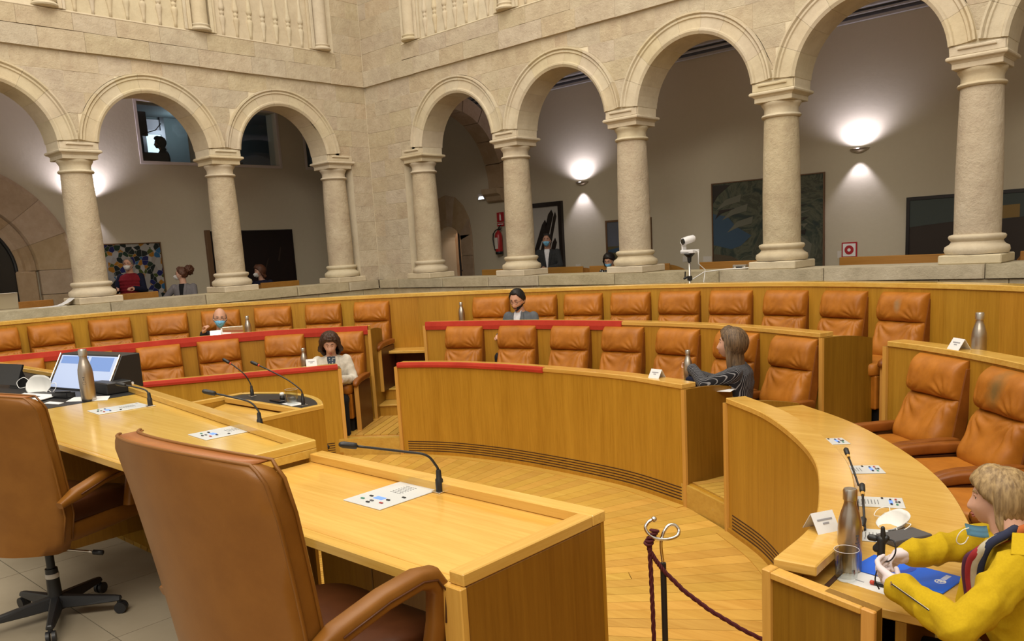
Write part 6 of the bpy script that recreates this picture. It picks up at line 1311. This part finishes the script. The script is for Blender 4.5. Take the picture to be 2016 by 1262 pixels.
Y['elL'] = L_((10.354, -6.53, .875)); Y['wrL'] = L_((10.162, -6.395, .895)); Y['elR'] = L_((10.215, -5.985, .895)); Y['wrR'] = L_((10.116, -6.167, .902))
Y['knL'] = (-.10, .36, .50); Y['knR'] = (.10, .36, .50); Y['anL'] = (-.10, .34, .09); Y['anR'] = (.10, .34, .09)
yel = person('person', 'woman with blonde bob in a mustard yellow jacket holding a small black device', root, F, s, yawh=0, pitch=-2, hs=.86, rump=.007, joints={k: v for k, v in Y.items()}, skin='skin_pale', top='wool_mustard', legs='suit_dark', hair=('fringe', 'hair_blonde'), vox=.0048, glove='glove', extras=ex_yellow,
    fingers={'L': dict(palm=(.75, .25, .2), curl=34, thumb=45), 'R': dict(palm=(-.6, .1, -.4), curl=38, thumb=30)})
t = thing('headset', 'small black clip-on device held between the gloved hands', 'device', (10.085, -6.30, .955))
mb = MB(); mb.caps((0, 0, -.045), (0, 0, .03), .010, .012, 10); mb.caps((-.012, 0, .0), (.012, .004, .035), .012, .010, 10); mb.caps((-.03, 0, .03), (-.018, 0, .03), .010, .010, 10); mb.caps((.006, 0, .03), (.004, 0, .065), .009, .006, 8)
mb.build('body', 'black', t, True); MB().tube(sm([(.0, .01, .02), (.03, .01, .03), (.04, .0, .0), (.025, 0, -.03), (.0, 0, -.04), (-.012, -.01, -.09), (.0, -.01, -.12)]), .0022, 6).build('lead', 'black', t, True)

# woman with streaked hair and striped blouse
def ex_watch(t, J, H_, s):
    w_, e_ = J['wrL'], J['elL']; d = (w_-e_).normalized(); MB().tube([w_-d*.02, w_-d*.008], .031*s, 16).build('watch_strap', 'black', t, True); MB().sq(tuple(w_-d*.014+Vector((-.02, 0, .02))), .013, .013, .006, 1, 12, 8).build('watch_face', 'white', t, True)
    MB().sq((0, 0, 0), .006, .006, .006, 1, 8, 6, lambda p: H_(Vector((-.079, .004, -.04))+p)).build('earring', 'white', t, True)
root = (8.03, -3.18, T1); F = 198; s = .87; L_ = loc(root, F, s)
person('person', 'woman with long streaked hair and black striped blouse opening a bottle', root, F, s, yawh=-4, pitch=2, hs=1.14, rump=.003, lean=8, joints=dict(hip=(0, 0, .44), waist=(0, .01, .57), chest=(0, .0, .74), neck=(0, .01, .91), head=(0, .045, 1.08), shL=(-.165, .0, .85), shR=(.165, .0, .85), elL=(-.22, .24, .76), wrL=(-.06, .38, .88), elR=(.22, .20, .72), wrR=(.05, .38, .80)), skin='skin_pale', top='striped_black', legs='jacket_black', hair=('long', 'hair_streak'), vox=.0075, fingers={'L': dict(palm=(.3, .2, -.9), curl=50), 'R': dict(palm=(-.8, .4, 0), curl=60)}, extras=ex_watch)
b = bottle((7.70, -3.33, .80), 1.0, 'pale bottle held by the woman in striped blouse', 'steel', mark=False)
tag(MB().sq((7.78, -3.36, .83), .07, .05, .04, .5, 20, 10).build('handbag', 'navy', None, True), 'small dark blue bag on the desk before the woman in striped blouse', 'bag')
# woman with curly hair and white blazer
person('person', 'woman with dark curly hair and white blazer looking down at papers', (3.95, -3.87, T1-.09), -38, .86, hs=1.08, rump=.003, pitch=-22, lean=6, joints=dict(wrL=(-.10, .36, .745), wrR=(.13, .36, .745)), skin='skin_pale', top='blazer_ivory', legs='black_knit', hair=('curly', 'hair_brown'), inner='spot_top', vox=.0075)
# man in grey suit
person('person', 'young bearded man in grey suit and white shirt looking down', (5.18, -2.34, T2-.05), -76, .87, hs=1.1, pitch=-20, lean=5, skin='skin', top='suit_grey', legs='suit_dark', hair=('crop', 'hair_black'), inner='shirt_white', collar=True, vox=.0075, beard=True, glasses=True)
# bald man with blue mask
person('person', 'bald man in dark suit and blue mask raising one hand', (2.33, -4.16, T2-.11), -30, .87, hs=1.08, pitch=-6, roll=-4, joints=dict(elR=(.26, .10, .74), wrR=(.20, .22, .99), wrL=(-.16, .30, .745)), skin='skin', top='suit_dark', legs='suit_dark', hair=('bald', 'hair_grey'), mask='mask_blue', glasses=True, inner='shirt_white', vox=.0075, fingers={'R': dict(palm=(-.6, .6, 0), curl=45)})
# gallery
person('person', 'man in black jacket and blue mask standing behind the gallery desk', (2.62, 1.18, GF), -60, .87, stand=True, skin='skin_dark', top='jacket_black', legs='jacket_black', hair=('grey', 'hair_black'), mask='mask_blue', inner='shirt_white', joints=dict(wrL=(-.06, .25, 1.08), wrR=(.06, .27, 1.10)))
person('person', 'dark haired woman in blue mask bending over the gallery desk', (3.97, 1.02, GF+.06), -80, .87, pitch=-30, lean=12, skin='skin', top='spot_dark', legs='black_knit', hair=('long', 'hair_black'), mask='mask_blue')
person('person', 'grey haired man in red padded vest and white mask before the mosaic painting', (-1.87, -3.30, GF), -42, .87, stand=True, skin='skin', top='navy', legs='navy', hair=('grey', 'hair_grey'), mask='mask_white', glasses=True, vest='vest_red')
person('person', 'woman with curly bun and grey jacket turning her head left', (-1.27, -2.78, GF), -48, .87, yawh=-82, skin='skin_pale', top='tweed_grey', legs='black_knit', hair=('bun', 'hair_auburn'), mask='mask_white', glasses=True, inner='black_knit', joints={k: (v[0], v[1], v[2]+.19) for k, v in dict(hip=(0, 0, .50), waist=(0, .01, .64), chest=(0, .0, .83), neck=(0, .01, 1.0), head=(0, .03, 1.165), shL=(-.165, .0, .935), shR=(.165, .0, .935), elL=(-.22, .10, .70), elR=(.34, .02, .76), wrL=(-.14, .33, .70), wrR=(.20, .18, .64)).items()})
person('person', 'woman with short dark hair and white mask gesturing beside the nearly black painting', (-1.32, -1.42, GF), -62, .87, yawh=-40, pitch=-10, skin='skin_pale', top='navy', legs='navy', hair=('bob', 'hair_auburn'), mask='mask_white', joints={k: (v[0], v[1], v[2]+.15) for k, v in dict(hip=(0, 0, .50), waist=(0, .01, .64), chest=(0, .0, .83), neck=(0, .01, 1.0), head=(0, .045, 1.165), shL=(-.165, .0, .935), shR=(.165, .0, .935), elL=(-.235, .10, .70), wrL=(-.16, .34, .85), wrR=(.02, .33, .80), elR=(.24, .10, .70)).items()})
person('person', 'seated woman in red top and white mask half hidden by the left column', (-1.37, -3.82, GF), -30, .87, yawh=-8, pitch=-8, skin='skin', top='red_top', legs='navy', hair=('bob', 'hair_black'), mask='mask_white')
person('person', 'person with dark hair and white mask behind the silver laptop', (-.90, -5.46, GF), 20, .87, skin='skin', top='navy', legs='navy', hair=('short', 'hair_brown'), mask='mask_white', joints={k: (v[0], v[1], v[2]+.10) for k, v in dict(chest=(0, .0, .83), neck=(0, .01, 1.0), head=(0, .045, 1.165), shL=(-.165, .0, .935), shR=(.165, .0, .935)).items()})
person('person', 'operator in white mask leaning to the left in the control booth', (-3.50, -2.32, 3.02), -120, .80, skin='skin_dark', top='black_knit', legs='black_knit', hair=('short', 'hair_black'), mask='mask_white', inner=None)
person('person', 'bearded operator in black shirt in the control booth, right of his colleague', (-3.45, -1.80, 3.05), -115, .84, skin='skin_dark', top='black_knit', legs='black_knit', hair=('curly', 'hair_black'), beard=True)
t = thing('booth_microphone', 'thin bent microphone arm in front of the booth operators', 'microphone'); MB().tube([(-3.0, -2.45, 3.75), (-3.0, -2.44, 4.02), (-3.0, -2.38, 4.06), (-3.0, -2.10, 4.15), (-3.0, -2.0, 4.26)], .008, 6).build('arm', 'black', t, True)

# finer pieces hang under the part they belong to
NEST = {'ear_loop': ('face_mask', 'shell'), 'iris': ('eye',), 'glasses_arm': ('glasses_rim',), 'glasses_bridge': ('glasses_rim',), 'zip': ('jacket',), 'zip_teeth': ('jacket',), 'zip_pull': ('jacket',), 'collar': ('jacket', 'shirt_front'), 'epaulette': ('jacket',), 'lapel': ('jacket', 'padded_vest'), 'mask_loop': ('hanging_mask',), 'watch_face': ('watch_strap',), 'printed_mark': ('body',), 'label': ('cylinder',), 'light_ring': ('capsule',), 'wood_clip': ('neck',), 'panel_edge': ('side_panel',), 'maker_mark': ('plate',), 'speaker_holes': ('plate',), 'lens': ('camera_head', 'housing'), 'ball_end': ('hook',), 'lever_knob': ('lever',), 'paper_label': ('gas_column',), 'screen_window': ('screen',), 'printed_line': ('leaf', 'sheet'), 'emblem_letters': ('cover',), 'emblem': ('cover', 'glazing'), 'printed_ring': ('cover',), 'lettering': ('cover', 'plate'), 'pictogram': ('plate',)}
def ctr(o): b = o.bound_box; return sum((Vector(p) for p in b), Vector())/8
for r in [o for o in bpy.data.objects if o.parent is None and o.type == 'EMPTY']:
    kids = list(r.children)
    for c in kids:
        par = NEST.get(c.name.split('.')[0])
        if not par: continue
        opt = [k for k in kids if k.name.split('.')[0] in par and k is not c]
        if opt: c.parent = min(opt, key=lambda k: (ctr(k)-ctr(c)).length)
